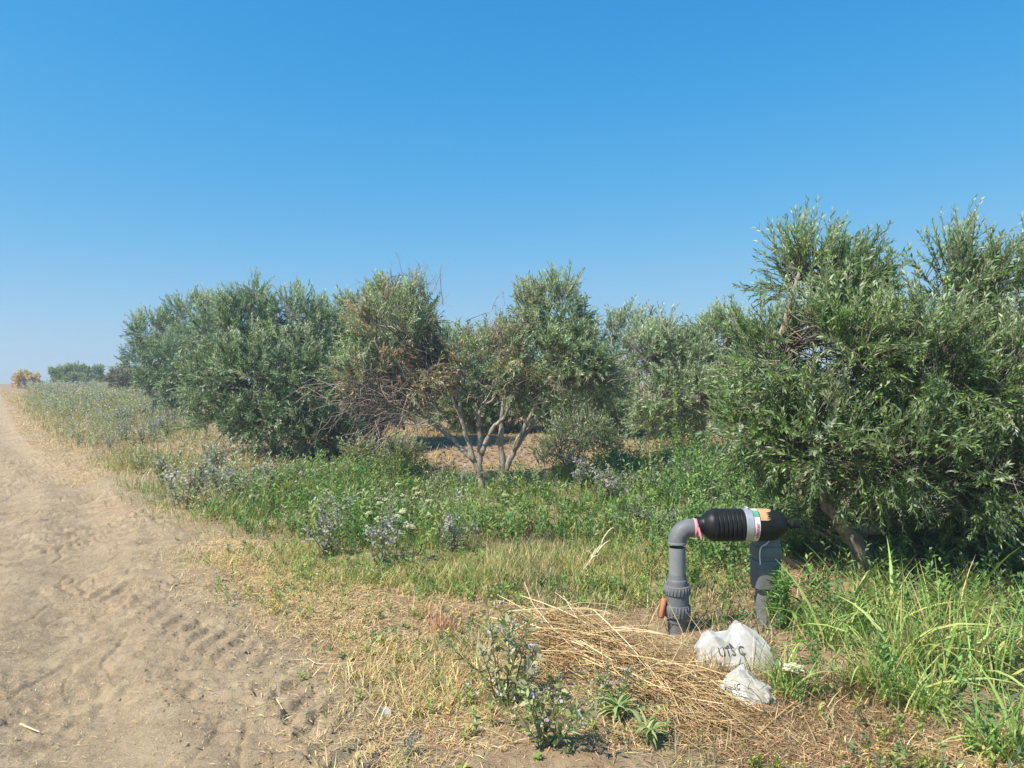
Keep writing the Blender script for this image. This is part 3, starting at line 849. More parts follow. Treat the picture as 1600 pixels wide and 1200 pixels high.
# leafy green weeds as a mass: upright leafy shoots
def weed_mass(name, label, sets):
    b = Buf(); s = Buf()
    for (q, H, nl, ll, lw, cols, wts) in sets:
        n = len(q)
        q = q + rng.normal(size=(n, 2)) * .18
        o = on_ground(q, -.01)
        d = nrm(np.array([0, 0, 1.0]) + .28 * rng.normal(size=(n, 3)))
        h = U(H[0], H[1], n) * np.clip(1 + 1.6 * fbm(q[:, 0] * 1.3, q[:, 1] * 1.3, 303, 3), .4, 1.6)
        far = np.clip(q[:, 1] / 9.0, 1, 3)
        lc = mixcol(cols, n, wts, .16)
        V, Q, C = leaves_on(o, d, h, nl, ll * 1.0, lw * 1.0, .95, lc, t0=.12, roll=.5)
        b.add(V, Q, None, C)
        V, Q, T, C = blades(o, np.arctan2(d[:, 1], d[:, 0]), h, .006 * far, np.arccos(np.clip(d[:, 2], -1, 1)), np.zeros(n), lc * .8, 1)
        b.add(V, Q, T, C)
    return tag(link(name, b.mesh(name, M_WEED)), label, 'weeds', kind='stuff')

WG = [lin(112, 146, 80), lin(94, 128, 74), lin(136, 158, 92), lin(120, 142, 102)]
WGR = [lin(160, 162, 136), lin(144, 152, 124), lin(176, 172, 152), lin(150, 158, 112)]
weed_mass('leafy_weeds', 'knee-high leafy green weeds in front of the olive trees', [
    (lush_clumps(in_poly(LUSH, 2900)), (.14, .36), 16, .07, .020, WG + GR_Y[:1], [.26, .24, .22, .14, .14]),
    (patchy(in_poly(LUSH, 1500), 1.1, 118, .0), (.2, .42), 14, .06, .018, WGR, [.3, .2, .3, .2]),
    (patchy(in_poly([(930, 730), (1180, 730), (1230, 840), (1080, 830), (1000, 800)], 800), 1.2, 111, -.2), (.3, .6), 20, .08, .024, WG, [.25, .35, .2, .2]),
    (patchy(in_poly(LEFTF, 4200), .7, 112, -.18), (.18, .45), 11, .07, .022, WGR, [.3, .3, .2, .2]),
    (patchy(in_poly([(35, 606), (250, 606), (260, 640), (200, 680), (90, 650)], 2600), .5, 113, -.25), (.3, .6), 10, .11, .04, WGR, [.34, .3, .2, .16]),
    (clear_pipe(patchy(in_poly(RIGHTZ, 1500), 1.2, 114, -.1)), (.1, .35), 16, .055, .018, WG, [.3, .3, .2, .2]),
    (in_poly([(1070, 838), (1270, 828), (1290, 880), (1090, 890)], 300), (.28, .55), 18, .07, .015, WG, [.3, .3, .2, .2]),
    (patchy(in_poly(SHORT, 1500), 1.4, 115, .02), (.05, .18), 10, .04, .015, WG[:3] + GR_Y[:1], [.3, .25, .25, .2]),
    (patchy(in_poly(DRYZ, 700), 1.6, 116, .12), (.03, .10), 10, .035, .014, WG[2:] + GR_Y[:2], [.3, .3, .2, .2]),
    (patchy(in_poly(FRONT, 600), 1.7, 117, .12), (.03, .10), 10, .03, .013, WG[2:] + GR_Y[:2], [.3, .3, .2, .2]),
])

q = patchy(in_poly([(35, 606), (250, 606), (330, 680), (430, 725), (400, 790), (250, 780), (110, 690)], 1500), .7, 112, -.05)
fz = on_ground(q) + np.column_stack([np.zeros((len(q), 2)), U(.25, .5, len(q))])
V, Q = (lambda c, k: (np.stack([c - k, c + np.array([0, 0, 1]) * .5 * np.linalg.norm(k, axis=1)[:, None], c + k, c - np.array([0, 0, 1]) * .7 * np.linalg.norm(k, axis=1)[:, None]], 1).reshape(-1, 3), np.arange(len(c) * 4).reshape(-1, 4)))(
    fz, np.column_stack([rng.normal(size=(len(q), 2)), np.zeros(len(q))]) * (.012 * np.clip(q[:, 1] / 12, 1, 3))[:, None])
b = Buf(); b.add(V, Q, None, np.repeat(mixcol([lin(190, 186, 200), lin(206, 200, 206), lin(172, 166, 190)], len(q)), 4, 0))
tag(link('field_flowers', b.mesh('field_flowers', M_PETAL)), 'tiny pale lavender flowers over the weeds of the left field', 'flowers', kind='stuff')

# litter lying flat: straw bits and leaf litter
def flat_litter(name, label, cat, sets, mat):
    b = Buf()
    for (q, L, w, cols) in sets:
        n = len(q)
        h = U(0, 6.28, n); l = U(L[0], L[1], n); ww = U(w[0], w[1], n) * np.clip(q[:, 1] / 7, 1, 3)
        P = on_ground(q, .006)
        d = np.stack([np.cos(h), np.sin(h), U(-.12, .22, n)], 1) * l[:, None]
        s = np.stack([-np.sin(h), np.cos(h), U(-.3, .3, n)], 1) * ww[:, None] * .5
        m = P + d * .5 + np.column_stack([np.zeros((n, 2)), U(0, .01, n)])
        V = np.stack([P, m + s, P + d, m - s], 1).reshape(-1, 3)
        b.add(V, np.arange(n * 4).reshape(n, 4), None, np.repeat(mixcol(cols, n, None, .15), 4, 0))
    return tag(link(name, b.mesh(name, mat)), label, cat, kind='stuff')
STRIP = [(0, 612), (30, 612), (110, 690), (330, 830), (500, 900), (620, 1010), (700, 1200), (640, 1300), (420, 1190), (330, 1010), (250, 900), (120, 770), (30, 680)]
TRK0 = [(-60, 700), (60, 690), (200, 790), (330, 900), (480, 1010), (640, 1200), (640, 1400), (-200, 1400), (-200, 900)]
flat_litter('straw_litter', 'scattered straw bits and dry leaves on the bare soil', 'litter', [
    (patchy(in_poly(STRIP, 34000), 1.0, 121, -.08), (.02, .08), (.003, .006), GR_D[:3]),
    (in_poly([(960, 1040), (1240, 1055), (1440, 1110), (1460, 1190), (1150, 1200), (1000, 1130)], 6500), (.04, .16), (.003, .005), [lin(170, 138, 102), lin(144, 114, 84), lin(204, 172, 130), lin(124, 96, 72)]),
    (in_poly([(330, 830), (520, 880), (620, 960), (560, 1000), (420, 930), (330, 880)], 6000), (.03, .10), (.003, .005), [GR_D[0], GR_D[2]]),
    (patchy(in_poly(TRK0, 16000), 1.3, 125, .05), (.01, .05), (.002, .004), GR_D[:3]),
    (patchy(in_poly(FRONT, 12000), 1.0, 122, -.15), (.02, .10), (.003, .007), GR_D),
    (patchy(in_poly(DRYZ, 14000), 1.0, 123, -.2), (.03, .12), (.003, .006), GR_D),
    (in_poly(BACK, 9000), (.05, .14), (.02, .04), [lin(150, 104, 76), lin(124, 84, 64), lin(176, 128, 86)]),
    (in_poly([(380, 690), (560, 690), (640, 730), (560, 750), (400, 735)], 5000), (.03, .09), (.01, .02), [lin(130, 92, 74), lin(104, 76, 62), lin(160, 112, 84)]),
    (patchy(in_poly(RIGHTZ, 9000), 1.0, 124, -.15), (.04, .16), (.004, .008), GR_D),
], M_DRY)

# crumbs of earth
def clods(q, r):
    n = len(q)
    ph = (1 + 5 ** .5) / 2
    ico = nrm(np.array([(-1, ph, 0), (1, ph, 0), (-1, -ph, 0), (1, -ph, 0), (0, -1, ph), (0, 1, ph), (0, -1, -ph), (0, 1, -ph), (ph, 0, -1), (ph, 0, 1), (-ph, 0, -1), (-ph, 0, 1)], float))
    F = np.array([(0, 11, 5), (0, 5, 1), (0, 1, 7), (0, 7, 10), (0, 10, 11), (1, 5, 9), (5, 11, 4), (11, 10, 2), (10, 7, 6), (7, 1, 8), (3, 9, 4), (3, 4, 2), (3, 2, 6), (3, 6, 8), (3, 8, 9), (4, 9, 5), (2, 4, 11), (6, 2, 10), (8, 6, 7), (9, 8, 1)])
    V = ico[None] * (r[:, None] * U(.65, 1.3, (n, 12)))[..., None] * U(.6, 1.4, (n, 1, 3)) * np.array([1, 1, .55])
    V = V + on_ground(q)[:, None, :]
    T = (F[None] + (np.arange(n) * 12)[:, None, None]).reshape(-1, 3)
    return V.reshape(-1, 3), T
b = Buf()
TRK = [(-60, 700), (60, 690), (200, 790), (330, 900), (480, 1010), (640, 1200), (640, 1400), (-200, 1400), (-200, 900)]
q = patchy(in_poly(TRK, 2000), 1.1, 131, .06); r_ = .002 + .010 * rng.random(len(q)) ** 5
V, T = clods(q, r_); b.add(V, None, T, np.repeat(mixcol([(.37, .27, .175), (.44, .33, .22), (.32, .23, .145)], len(q)), 12, 0))
q = in_poly([(210, 900), (330, 900), (520, 1000), (640, 1180), (600, 1300), (330, 1300), (220, 1080)], 2400); r_ = .002 + .010 * rng.random(len(q)) ** 4
V, T = clods(q, r_); b.add(V, None, T, np.repeat(mixcol([(.37, .27, .175), (.44, .33, .22), (.32, .23, .145)], len(q)), 12, 0))
q = in_poly(FRONT, 600); r_ = .003 + .010 * rng.random(len(q)) ** 4
V, T = clods(q, r_); b.add(V, None, T, np.repeat(mixcol([(.30, .22, .15), (.38, .29, .20), (.2, .14, .09)], len(q)), 12, 0))
tag(link('soil_crumbs', b.mesh('soil_crumbs', M_TRACK)), 'loose crumbs of earth strewn over the dirt track', 'soil', kind='stuff')

# ------------------------------------------------------------------ single plants
def star(c, n, r, k=5):
    """k-petal flowers at points c with normals n"""
    N_ = len(c)
    ref = np.tile(np.array([.3, .5, .81]), (N_, 1))
    u_ = nrm(np.cross(n, ref)); w_ = np.cross(n, u_)
    V = np.zeros((N_, k, 4, 3)); a0 = U(0, 6.28, N_)
    for i in range(k):
        a = a0 + i * 2 * math.pi / k
        d = np.cos(a)[:, None] * u_ + np.sin(a)[:, None] * w_; s = np.cross(n, d)
        R = np.broadcast_to(r, (N_,))[:, None]
        V[:, i, 0] = c; V[:, i, 1] = c + d * R * .6 + s * R * .34 + n * R * .15
        V[:, i, 2] = c + d * R + n * R * .1; V[:, i, 3] = c + d * R * .6 - s * R * .34 + n * R * .15
    return V.reshape(-1, 3), np.arange(N_ * k * 4).reshape(-1, 4)

def flower_weed_meshes(seed, H=.5, nst=9, leafc=None, flowc=None, nf=5, fr=.011, ll=.07, lw=.026):
    leafc = leafc if leafc is not None else [lin(140, 150, 112), lin(120, 136, 98), lin(160, 164, 130)]
    flowc = flowc if flowc is not None else [lin(158, 150, 196), lin(176, 170, 206), lin(140, 132, 182)]
    sb, lb, fb = Buf(), Buf(), Buf()
    o = rng.normal(size=(nst, 3)) * np.array([.03, .03, 0])
    d = nrm(np.array([0, 0, 1.0]) + .33 * rng.normal(size=(nst, 3)) * np.array([1, 1, .2]))
    h = H * U(.6, 1.0, nst)
    bend = np.column_stack([rng.normal(size=(nst, 2)) * .05, -np.abs(rng.normal(size=nst)) * .02])
    V, Q, C = twigs(o, o + d * (h * .5)[:, None] + bend * .25, o + d * h[:, None] + bend, .0042, .002, mixcol([lin(130, 128, 96), lin(112, 116, 84)], nst)); sb.add(V, Q, None, C)
    V, Q, C = leaves_on(o, d, h, 15, ll, lw, 1.0, mixcol(leafc, nst * 15, None, .14).reshape(nst, 15, 3), bend, t0=.1); lb.add(V, Q, None, C)
    # side sprays that carry the flowers
    ns = 4
    t = U(.55, 1.0, (nst, ns))
    so = (o[:, None] + d[:, None] * (h[:, None] * t)[..., None] + bend[:, None] * (t ** 2)[..., None]).reshape(-1, 3)
    sd = nrm(np.repeat(d, ns, 0) + .7 * rng.normal(size=(nst * ns, 3)))
    sl = U(.05, .14, nst * ns) * H / .5
    V, Q, C = twigs(so, so + sd * (sl * .5)[:, None], so + sd * sl[:, None], .0022, .0012, mixcol([lin(140, 138, 116)], nst * ns)); sb.add(V, Q, None, C)
    V, Q, C = leaves_on(so, sd, sl, 6, ll * .4, lw * .4, .9, mixcol(leafc, nst * ns, None, .14)); lb.add(V, Q, None, C)
    c = (so[:, None] + sd[:, None] * (sl[:, None] * U(.4, 1.1, (nst * ns, nf)))[..., None] + .014 * rng.normal(size=(nst * ns, nf, 3))).reshape(-1, 3)
    nn = nrm(np.repeat(sd, nf, 0) + .6 * rng.normal(size=(len(c), 3)))
    V, Q = star(c, nn, U(fr * .7, fr * 1.2, len(c))); fb.add(V, Q, None, np.repeat(mixcol(flowc, len(c), None, .1), 20, 0))
    return sb.mesh('weed_stems', M_WEED), lb.mesh('weed_leaves', M_WEED), fb.mesh('weed_flowers', M_PETAL)

def put(name, parts, loc, label, cat, group=None, rz=0.0, sc=1.0):
    r = thing(name, loc, label, cat, group, rz)
    r.scale = (sc, sc, sc)
    for pn, me in parts:
        o = link(pn, me, r)
        if pn in ('flowers', 'leaves', 'stems', 'umbel'): o['kind'] = 'stuff'
    return r
FW = [flower_weed_meshes(i) for i in range(5)]
SILV = [lin(172, 170, 160), lin(150, 152, 142), lin(186, 184, 176)]
FWS = [flower_weed_meshes(20 + i, leafc=[lin(146, 150, 132), lin(128, 136, 118), lin(164, 164, 150)], flowc=[lin(200, 196, 206), lin(212, 208, 212), lin(186, 182, 198)]) for i in range(3)]
HERO = flower_weed_meshes(50, .46, 13, fr=.009, ll=.06, lw=.024, nf=2, leafc=[lin(158, 168, 116), lin(138, 152, 98), lin(176, 180, 136)], flowc=[lin(194, 186, 210), lin(206, 200, 216), lin(178, 170, 200)])
HERO2 = flower_weed_meshes(51, .52, 12, fr=.009, ll=.065, lw=.026, nf=2, leafc=[lin(166, 168, 126), lin(146, 154, 110), lin(184, 182, 146)], flowc=[lin(186, 176, 212), lin(200, 192, 218)])
def fw_put(ms, px, py, label, group=None, sc=1.0, q=None):
    g = gpt(px, py) if q is None else np.array([q[0], q[1], float(hz(*q))])
    g[2] -= .01
    return put('flowering_weed', list(zip(('stems', 'leaves', 'flowers'), ms)), g, label, 'weed', group, random.uniform(0, 6.28), sc)
fw_put(HERO, 855, 1166, 'grey-green weed with lavender flowers nearest the camera, at bottom centre', sc=.85)
fw_put(HERO2, 790, 1096, 'tall pale weed with wilting leaves left of the straw heap', sc=1.0)
fw_put(HERO, 960, 1118, 'leafy flowering weed against the near edge of the straw heap', sc=.62)
fw_put(FWS[0], 590, 884, 'silvery weed clump in the short grass, second from the track', sc=1.0)
fw_put(FWS[1], 512, 870, 'silvery lavender weed clump on the edge of the green strip', sc=1.05)
fw_put(FWS[2], 700, 862, 'silvery weed at the lower edge of the green strip below the carrot flowers', sc=.85)
fw_put(FWS[0], 284, 792, 'tall silver-topped weed standing alone beside the track', sc=1.35)
fw_put(FWS[1], 640, 1180, 'dark low weed on the bare soil right of the white scrap', sc=.22)
ORD = ('leftmost', 'second', 'third', 'fourth', 'fifth', 'sixth', 'seventh', 'eighth', 'ninth', 'tenth', 'eleventh', 'twelfth')
def nth(i): return ORD[0] if i == 0 else ORD[i] + ' from the left'
for i, (px, py, sc) in enumerate(sorted([(425, 770, .9), (475, 765, .9), (402, 762, .8), (720, 770, .8), (690, 775, .7), (915, 770, 1.1), (970, 790, 1.2), (890, 750, 1.0), (1060, 770, 1.1), (1000, 830, .8)])):
    fw_put(random.choice(FWS + FW), px, py, 'grey weed with faint lavender flowers in the green strip, ' + nth(i), 'flowering weeds of the green strip', sc)
qs = patchy(in_poly(LEFTF, 160), .7, 141, -.2)
qs = qs[qs[:, 1] < 24]                                     # farther ones melt into the mass of weeds
by_track = sorted([tuple(q) for q in qs if edge_d(*q) > -1.9], key=lambda q: q[1])[:9]
by_olive = sorted([tuple(q) for q in qs if edge_d(*q) <= -1.9], key=lambda q: q[0] / q[1])[:11]
for i, q in enumerate(by_track):
    fw_put(random.choice(FW + FWS), 0, 0, 'lavender-tinged weed beside the dirt track, ' + ('nearest' if i == 0 else ORD[i] + ' nearest') + ' to the camera', 'flowering weeds beside the track', random.uniform(.75, 1.25), q)
for i, q in enumerate(by_olive):
    fw_put(random.choice(FW + FWS), 0, 0, 'lavender-tinged weed in the field before the dense olives, ' + nth(i), 'flowering weeds before the dense olives', random.uniform(.75, 1.25), q)

# wild carrot: stem, rays, white umbel
def carrot_meshes(H, R):
    sb, ub = Buf(), Buf()
    top = np.array([random.uniform(-.05, .05), random.uniform(-.05, .05), H])
    V, Q, T = tube(spline([np.zeros(3), top * .5 + [.01, 0, 0], top], 6), np.linspace(.004, .002, 6), 5); sb.add(V, Q, T, lin(110, 134, 74))
    n = 26
    a = np.arange(n) * 2.4; rr = R * np.sqrt((np.arange(n) + .5) / n)
    e = top + np.stack([np.cos(a) * rr, np.sin(a) * rr, .035 + .012 * (1 - (rr / R) ** 2)], 1)
    V, Q, C = twigs(np.tile(top, (n, 1)), .5 * (e + top) + [0, 0, -.004], e, .001, .0007, np.tile(lin(130, 146, 90), (n, 1))); sb.add(V, Q, None, C)
    c = (e[:, None] + .006 * rng.normal(size=(n, 4, 3))).reshape(-1, 3)
    V, Q = star(c, nrm(np.tile(np.array([0, 0, 1.0]), (len(c), 1)) + .25 * rng.normal(size=(len(c), 3))), .009); ub.add(V, Q, None, lin(218, 218, 192))
    oo = np.tile(top * .45, (3, 1)) * U(.4, 1.2, (3, 1)); dd = nrm(rng.normal(size=(3, 3)) * [1, 1, .3] + [0, 0, .5])
    V, Q, C = leaves_on(oo, dd, .13, 12, .04, .010, 1.0, mixcol(WG, 3)); sb.add(V, Q, None, C)
    return sb.mesh('carrot_stem', M_WEED), ub.mesh('carrot_umbel', M_PETAL)
CW = [carrot_meshes(.30, .026), carrot_meshes(.34, .032), carrot_meshes(.26, .022)]
CAR = [(559, 777), (594, 772), (597, 780), (630, 759), (634, 768), (652, 762), (535, 782), (600, 800), (635, 802), (578, 809), (615, 810), (622, 814), (595, 820),
                              (636, 816), (662, 795), (620, 824), (632, 837), (645, 832), (676, 809), (575, 790), (655, 778)]
rows_ = {'back': sorted(c for c in CAR if c[1] < 783), 'middle': sorted(c for c in CAR if 783 <= c[1] < 812), 'front': sorted(c for c in CAR if c[1] >= 812)}
for i, (px, py, rw, k) in enumerate([(c[0], c[1], rw, k) for rw, l_ in rows_.items() for k, c in enumerate(l_)]):
    g = gpt(px, py + 46); g[2] -= .01
    put('wild_carrot', list(zip(('stem', 'umbel'), CW[i % 3])), g, 'white wild carrot flower in the green strip, ' + nth(k) + ' of the ' + rw + ' row', 'flower', 'wild carrots in the green strip', random.uniform(0, 6.28))
g = gpt(783, 826); put('wild_carrot', list(zip(('stem', 'umbel'), CW[1])), g, 'white wild carrot flower alone below the bare olive stems', 'flower')
g = gpt(1252, 1096); put('wild_carrot', list(zip(('stem', 'umbel'), carrot_meshes(.12, .05))), g, 'single low white flower head right of the plastic sacks', 'flower')

# green upright fleabane in front of the second pipe post, and its likes
def leafy_stalk(H, nl, ll, lw, cols, nst=3, spread=.05):
    sb, lb = Buf(), Buf()
    o = rng.normal(size=(nst, 3)) * np.array([spread, spread, 0]); d = nrm(np.array([0, 0, 1.0]) + .10 * rng.normal(size=(nst, 3)))
    h = H * U(.8, 1.0, nst)
    V, Q, C = twigs(o, o + d * (h * .5)[:, None], o + d * h[:, None], .004, .002, mixcol([lin(110, 134, 80)], nst)); sb.add(V, Q, None, C)
    V, Q, C = leaves_on(o, d, h, nl, ll, lw, 1.05, mixcol(cols, nst * nl, None, .1).reshape(nst, nl, 3), t0=.15, roll=.3); lb.add(V, Q, None, C)
    return sb.mesh('stalk_stems', M_WEED), lb.mesh('stalk_leaves', M_WEED)
g = gpt(1212, 985)
put('leafy_weed', list(zip(('stems', 'leaves'), leafy_stalk(.40, 70, .085, .013, [lin(124, 166, 92), lin(100, 144, 78), lin(146, 178, 110)], 5, .035))), g, 'upright narrow-leaved green weed in front of the shaded pipe post', 'weed')
g = gpt(1185, 978)
put('leafy_weed', list(zip(('stems', 'leaves'), leafy_stalk(.26, 40, .07, .012, [lin(128, 160, 92), lin(104, 140, 78), lin(150, 172, 110)], 5, .05))), g, 'low green weed at the foot of the shaded pipe post', 'weed')
g = gpt(1092, 855)
put('leafy_weed', list(zip(('stems', 'leaves'), leafy_stalk(.45, 40, .09, .014, [lin(110, 146, 84), lin(88, 126, 70)], 6, .1))), g, 'bushy narrow-leaved green weed behind the black filter', 'weed')
g = gpt(1028, 850)
put('leafy_weed', list(zip(('stems', 'leaves'), leafy_stalk(.34, 30, .07, .016, [lin(150, 156, 116), lin(134, 142, 104)], 3, .04))), g, 'pale thin weed spike left of the pipe elbow', 'weed')
for px, py, lab in [(1012, 1162, 'pale rosette of drooping leaves on bare soil, the right one of two'), (965, 1128, 'pale rosette of drooping leaves, the left one below the straw')]:
    lb = Buf(); n = 26
    V, Q, T, C = blades(np.zeros((n, 3)) + [0, 0, .06] + rng.normal(size=(n, 3)) * .012, U(0, 6.28, n), U(.10, .17, n), U(.014, .022, n), U(.5, 1.1, n), U(.9, 1.8, n), mixcol([lin(150, 164, 106), lin(130, 150, 90), lin(168, 176, 124)], n), 4)
    lb.add(V, Q, T, C); sb = Buf(); V, Q, T = tube([[0, 0, -.01], [0, 0, .07]], .006, 5); sb.add(V, Q, T, lin(120, 130, 84))
    put('leaf_rosette', [('stem', sb.mesh('rosette_stem', M_WEED)), ('leaves', lb.mesh('rosette_leaves', M_WEED))], gpt(px, py), lab, 'weed')
YF = flower_weed_meshes(80, .14, 6, leafc=[lin(120, 146, 70), lin(100, 126, 60)], flowc=[lin(216, 200, 70), lin(226, 212, 100)], nf=1, fr=.009, ll=.03, lw=.01)
for i, (px, py) in enumerate([(1180, 1196), (1215, 1200), (1385, 1192), (1440, 1196), (1380, 1150)]):
    put('yellow_weed', list(zip(('stems', 'leaves', 'flowers'), YF)), gpt(px, py), ('small yellow-flowered weed at the bottom edge, leftmost', 'small yellow-flowered weed at the bottom edge, beside the leftmost', 'yellow-flowered weed below the broad grass clump, at the very bottom', 'yellow-flowered weed at the bottom edge, rightmost', 'yellow-flowered weed at the foot of the cut pale blades')[i], 'weed', 'yellow flowered weeds', random.uniform(0, 6.28), random.uniform(.45, .7))

# reed-like grass clumps at the right: broad blades one by one
def blade_mesh(L, w, th0, kap, cols, seg=7):
    V, Q, T, C = blades(np.zeros((1, 3)), np.zeros(1), np.array([L]), np.array([w]), np.array([th0]), np.array([kap]), mixcol(cols, 1), seg)
    # a shallow fold along the middle gives the blade thickness and a rib
    b = Buf(); b.add(V, Q, T, C); b.add(V + [0, 0, .0015], Q, T, C * 1.05)
    return b.mesh('blade', M_GRASS, smooth=True)
RG = [lin(138, 172, 90), lin(118, 156, 78), lin(160, 190, 112), lin(106, 142, 78), lin(178, 188, 118)]
BL = [blade_mesh(random.uniform(.45, .85), random.uniform(.012, .026), random.uniform(.1, .7), random.uniform(.7, 2.3), RG) for _ in range(20)]
def grass_clump(px, py, nb, sc, label, group=None, fine=150, lean=None):
    g = gpt(px, py); g[2] -= .01
    r = thing('reed_grass_clump', g, label, 'grass clump', group)
    for i in range(nb):
        o = link('blade', random.choice(BL), r)
        a = random.uniform(0, 6.28) if lean is None else random.gauss(lean, .5)
        o.location = (random.gauss(0, .05) * sc, random.gauss(0, .05) * sc, 0)
        o.rotation_euler = (random.uniform(-.15, .15), random.uniform(-.1, .1), a)
        s = sc * random.uniform(.7, 1.1); o.scale = (s, s, s)
    n = fine; b = Buf()
    V, Q, T, C = blades(rng.normal(size=(n, 3)) * np.array([.10, .10, 0]) * sc, U(0, 6.28, n), U(.25, .6, n) * sc, U(.005, .010, n), U(0, .5, n), U(.3, 1.8, n), mixcol(RG + GR_Y[:2] + GR_D[:2], n, [.20, .18, .13, .13, .08, .08, .07, .07, .06]), 4)
    b.add(V, Q, T, C)
    link('fine_blades', b.mesh('fine_blades', M_GRASS), r)['kind'] = 'stuff'
    return r
for a in [(1335, 985, 16, .95, 'tall reed-like grass clump directly in front of the large olive trunk'), (1290, 1010, 10, .8, 'reed-like grass clump right of the narrow-leaved weed and sacks'),
          (1405, 1050, 18, 1.0, 'broad-bladed grass clump with arching leaves, largest at the right'), (1470, 1030, 14, 1.0, 'grass clump under the right half of the large olive'),
          (1370, 1085, 12, .75, 'low grass clump with cut pale blades at the front of the right bank'), (1530, 1070, 14, 1.0, 'grass clump with long blades reaching the right picture edge'),
          (1600, 1040, 10, 1.0, 'grass clump cut off by the right picture edge'), (1240, 985, 8, .6, 'small grass clump just right of the pipe post'),
          (1228, 1085, 6, .6, 'few broad bent blades right of the lower sack'), (1570, 1180, 14, .7, 'leaning grass clump in the lower right corner'), (1440, 1105, 12, .85, 'grass clump between the broad-bladed one and the picture corner'), (1500, 985, 12, 1.0, 'tall grass clump in the shade under the low olive boughs'), (1390, 975, 14, 1.05, 'tall grass clump right of the olive trunk, in front of dark foliage')]:
    grass_clump(*a, fine=110)

# dry tufts
def dry_tuft(px, py, n, H, label, cols=None):
    g = gpt(px, py); b = Buf()
    V, Q, T, C = blades(rng.normal(size=(n, 3)) * np.array([.05, .05, 0]), U(0, 6.28, n), U(.5, 1, n) * H, U(.003, .006, n), U(.1, .9, n), U(.0, .8, n), mixcol(cols or GR_D, n), 3)
    b.add(V, Q, T, C)
    return tag(link('dry_grass_tuft', b.mesh('dry_grass_tuft', M_DRY), None, g), label, 'dry grass')
dry_tuft(690, 985, 110, .26, 'pinkish dry grass tuft in the dry strip left of the straw heap', [lin(206, 168, 134), lin(190, 148, 116)])
dry_tuft(1112, 1052, 70, .17, 'thin dry tuft standing before the left half of the lettered sack')
dry_tuft(660, 965, 80, .2, 'smaller tan dry tuft beside the pinkish one')
dry_tuft(1345, 1085, 120, .2, 'brown dry tuft at the foot of the reed-like grass', [lin(176, 140, 96), lin(150, 112, 74)])

# ------------------------------------------------------------------ straw heap
A = at(835, 985); B = at(1130, 1125)
ax2 = (B - A); LEN = np.hypot(*ax2); ax2 = ax2 / LEN; nx2 = np.array([-ax2[1], ax2[0]])
hp = (A + B) / 2
heap = thing('straw_heap', (hp[0], hp[1], float(hz(*hp))), 'heap of cut golden reed straw in front of the pipe', 'straw heap')
hb = np.array(heap.location)
def stalk_mesh(L, r, k, col):
    P = np.array([[-L / 2, 0, 0], [-L / 6, k * .6, k * .3], [L / 6, k * .7, k * .4], [L / 2, 0, 0]])
    V, Q, T = tube(spline(P, 6), np.linspace(r, r * .55, 6), 5)
    b = Buf(); b.add(V, Q, T, np.asarray(col)); return b.mesh('stalk', M_DRY, smooth=True)
SC = [lin(228, 202, 150), lin(208, 180, 130), lin(238, 218, 176), lin(180, 150, 112)]
STK = [stalk_mesh(random.uniform(.35, .95), random.uniform(.0015, .0036), random.uniform(-.14, .14), SC[i % 4]) for i in range(12)]
def heap_h(s, t):
    return .15 * np.exp(-((s + LEN * .28) / (LEN * .30)) ** 2 - (t / .30) ** 2) + .10 * np.exp(-((s - LEN * .1) / (LEN * .35)) ** 2 - (t / .24) ** 2)
def heap_pt(s, t, f):
    q = hp + ax2 * s + nx2 * t
    return np.array([q[0], q[1], float(hz(*q)) + float(heap_h(s, t)) * f])
for i in range(180):
    s = random.uniform(-.38, .45) * LEN; t = random.gauss(0, .12)
    p = heap_pt(s, t, random.uniform(.55, 1.05)); p[2] += .012
    o = link('stalk', STK[i % 12], heap)
    turn = .45 * (1 - (s / LEN + .55)) ** 1
    o.location = p - hb
    o.rotation_euler = (random.uniform(0, 6.28), random.gauss(0.0, .16), math.atan2(ax2[1], ax2[0]) + turn + random.choice((random.gauss(0, .3), random.gauss(0, .3), random.gauss(.3, .9))) )
# fine straw and the earth-brown underside in one part
n = 5000
s = U(-.5, .52, n) * LEN; t = rng.normal(size=n) * np.where(rng.random(n) < .3, .30, .13)
q = hp + ax2 * s[:, None] + nx2 * t[:, None]
P = np.column_stack([q, hz(q[:, 0], q[:, 1]) + heap_h(s, t) * U(.15, 1.05, n) + .004])
an = math.atan2(ax2[1], ax2[0]) + .45 * (1 - (s / LEN + .55)) + rng.normal(size=n) * .5
d = np.stack([np.cos(an), np.sin(an), rng.normal(size=n) * .22], 1) * U(.08, .4, n)[:, None]
V, Q, C = twigs(P - d / 2, P + .012 * rng.normal(size=(n, 3)), P + d / 2, U(.0014, .003, n), .001, mixcol(SC + [lin(140, 110, 78)], n, [.18, .22, .12, .26, .22]))
b = Buf(); b.add(V, Q, None, C)
link('fine_straw', b.mesh('fine_straw', M_DRY, off=hb), heap)['kind'] = 'stuff'

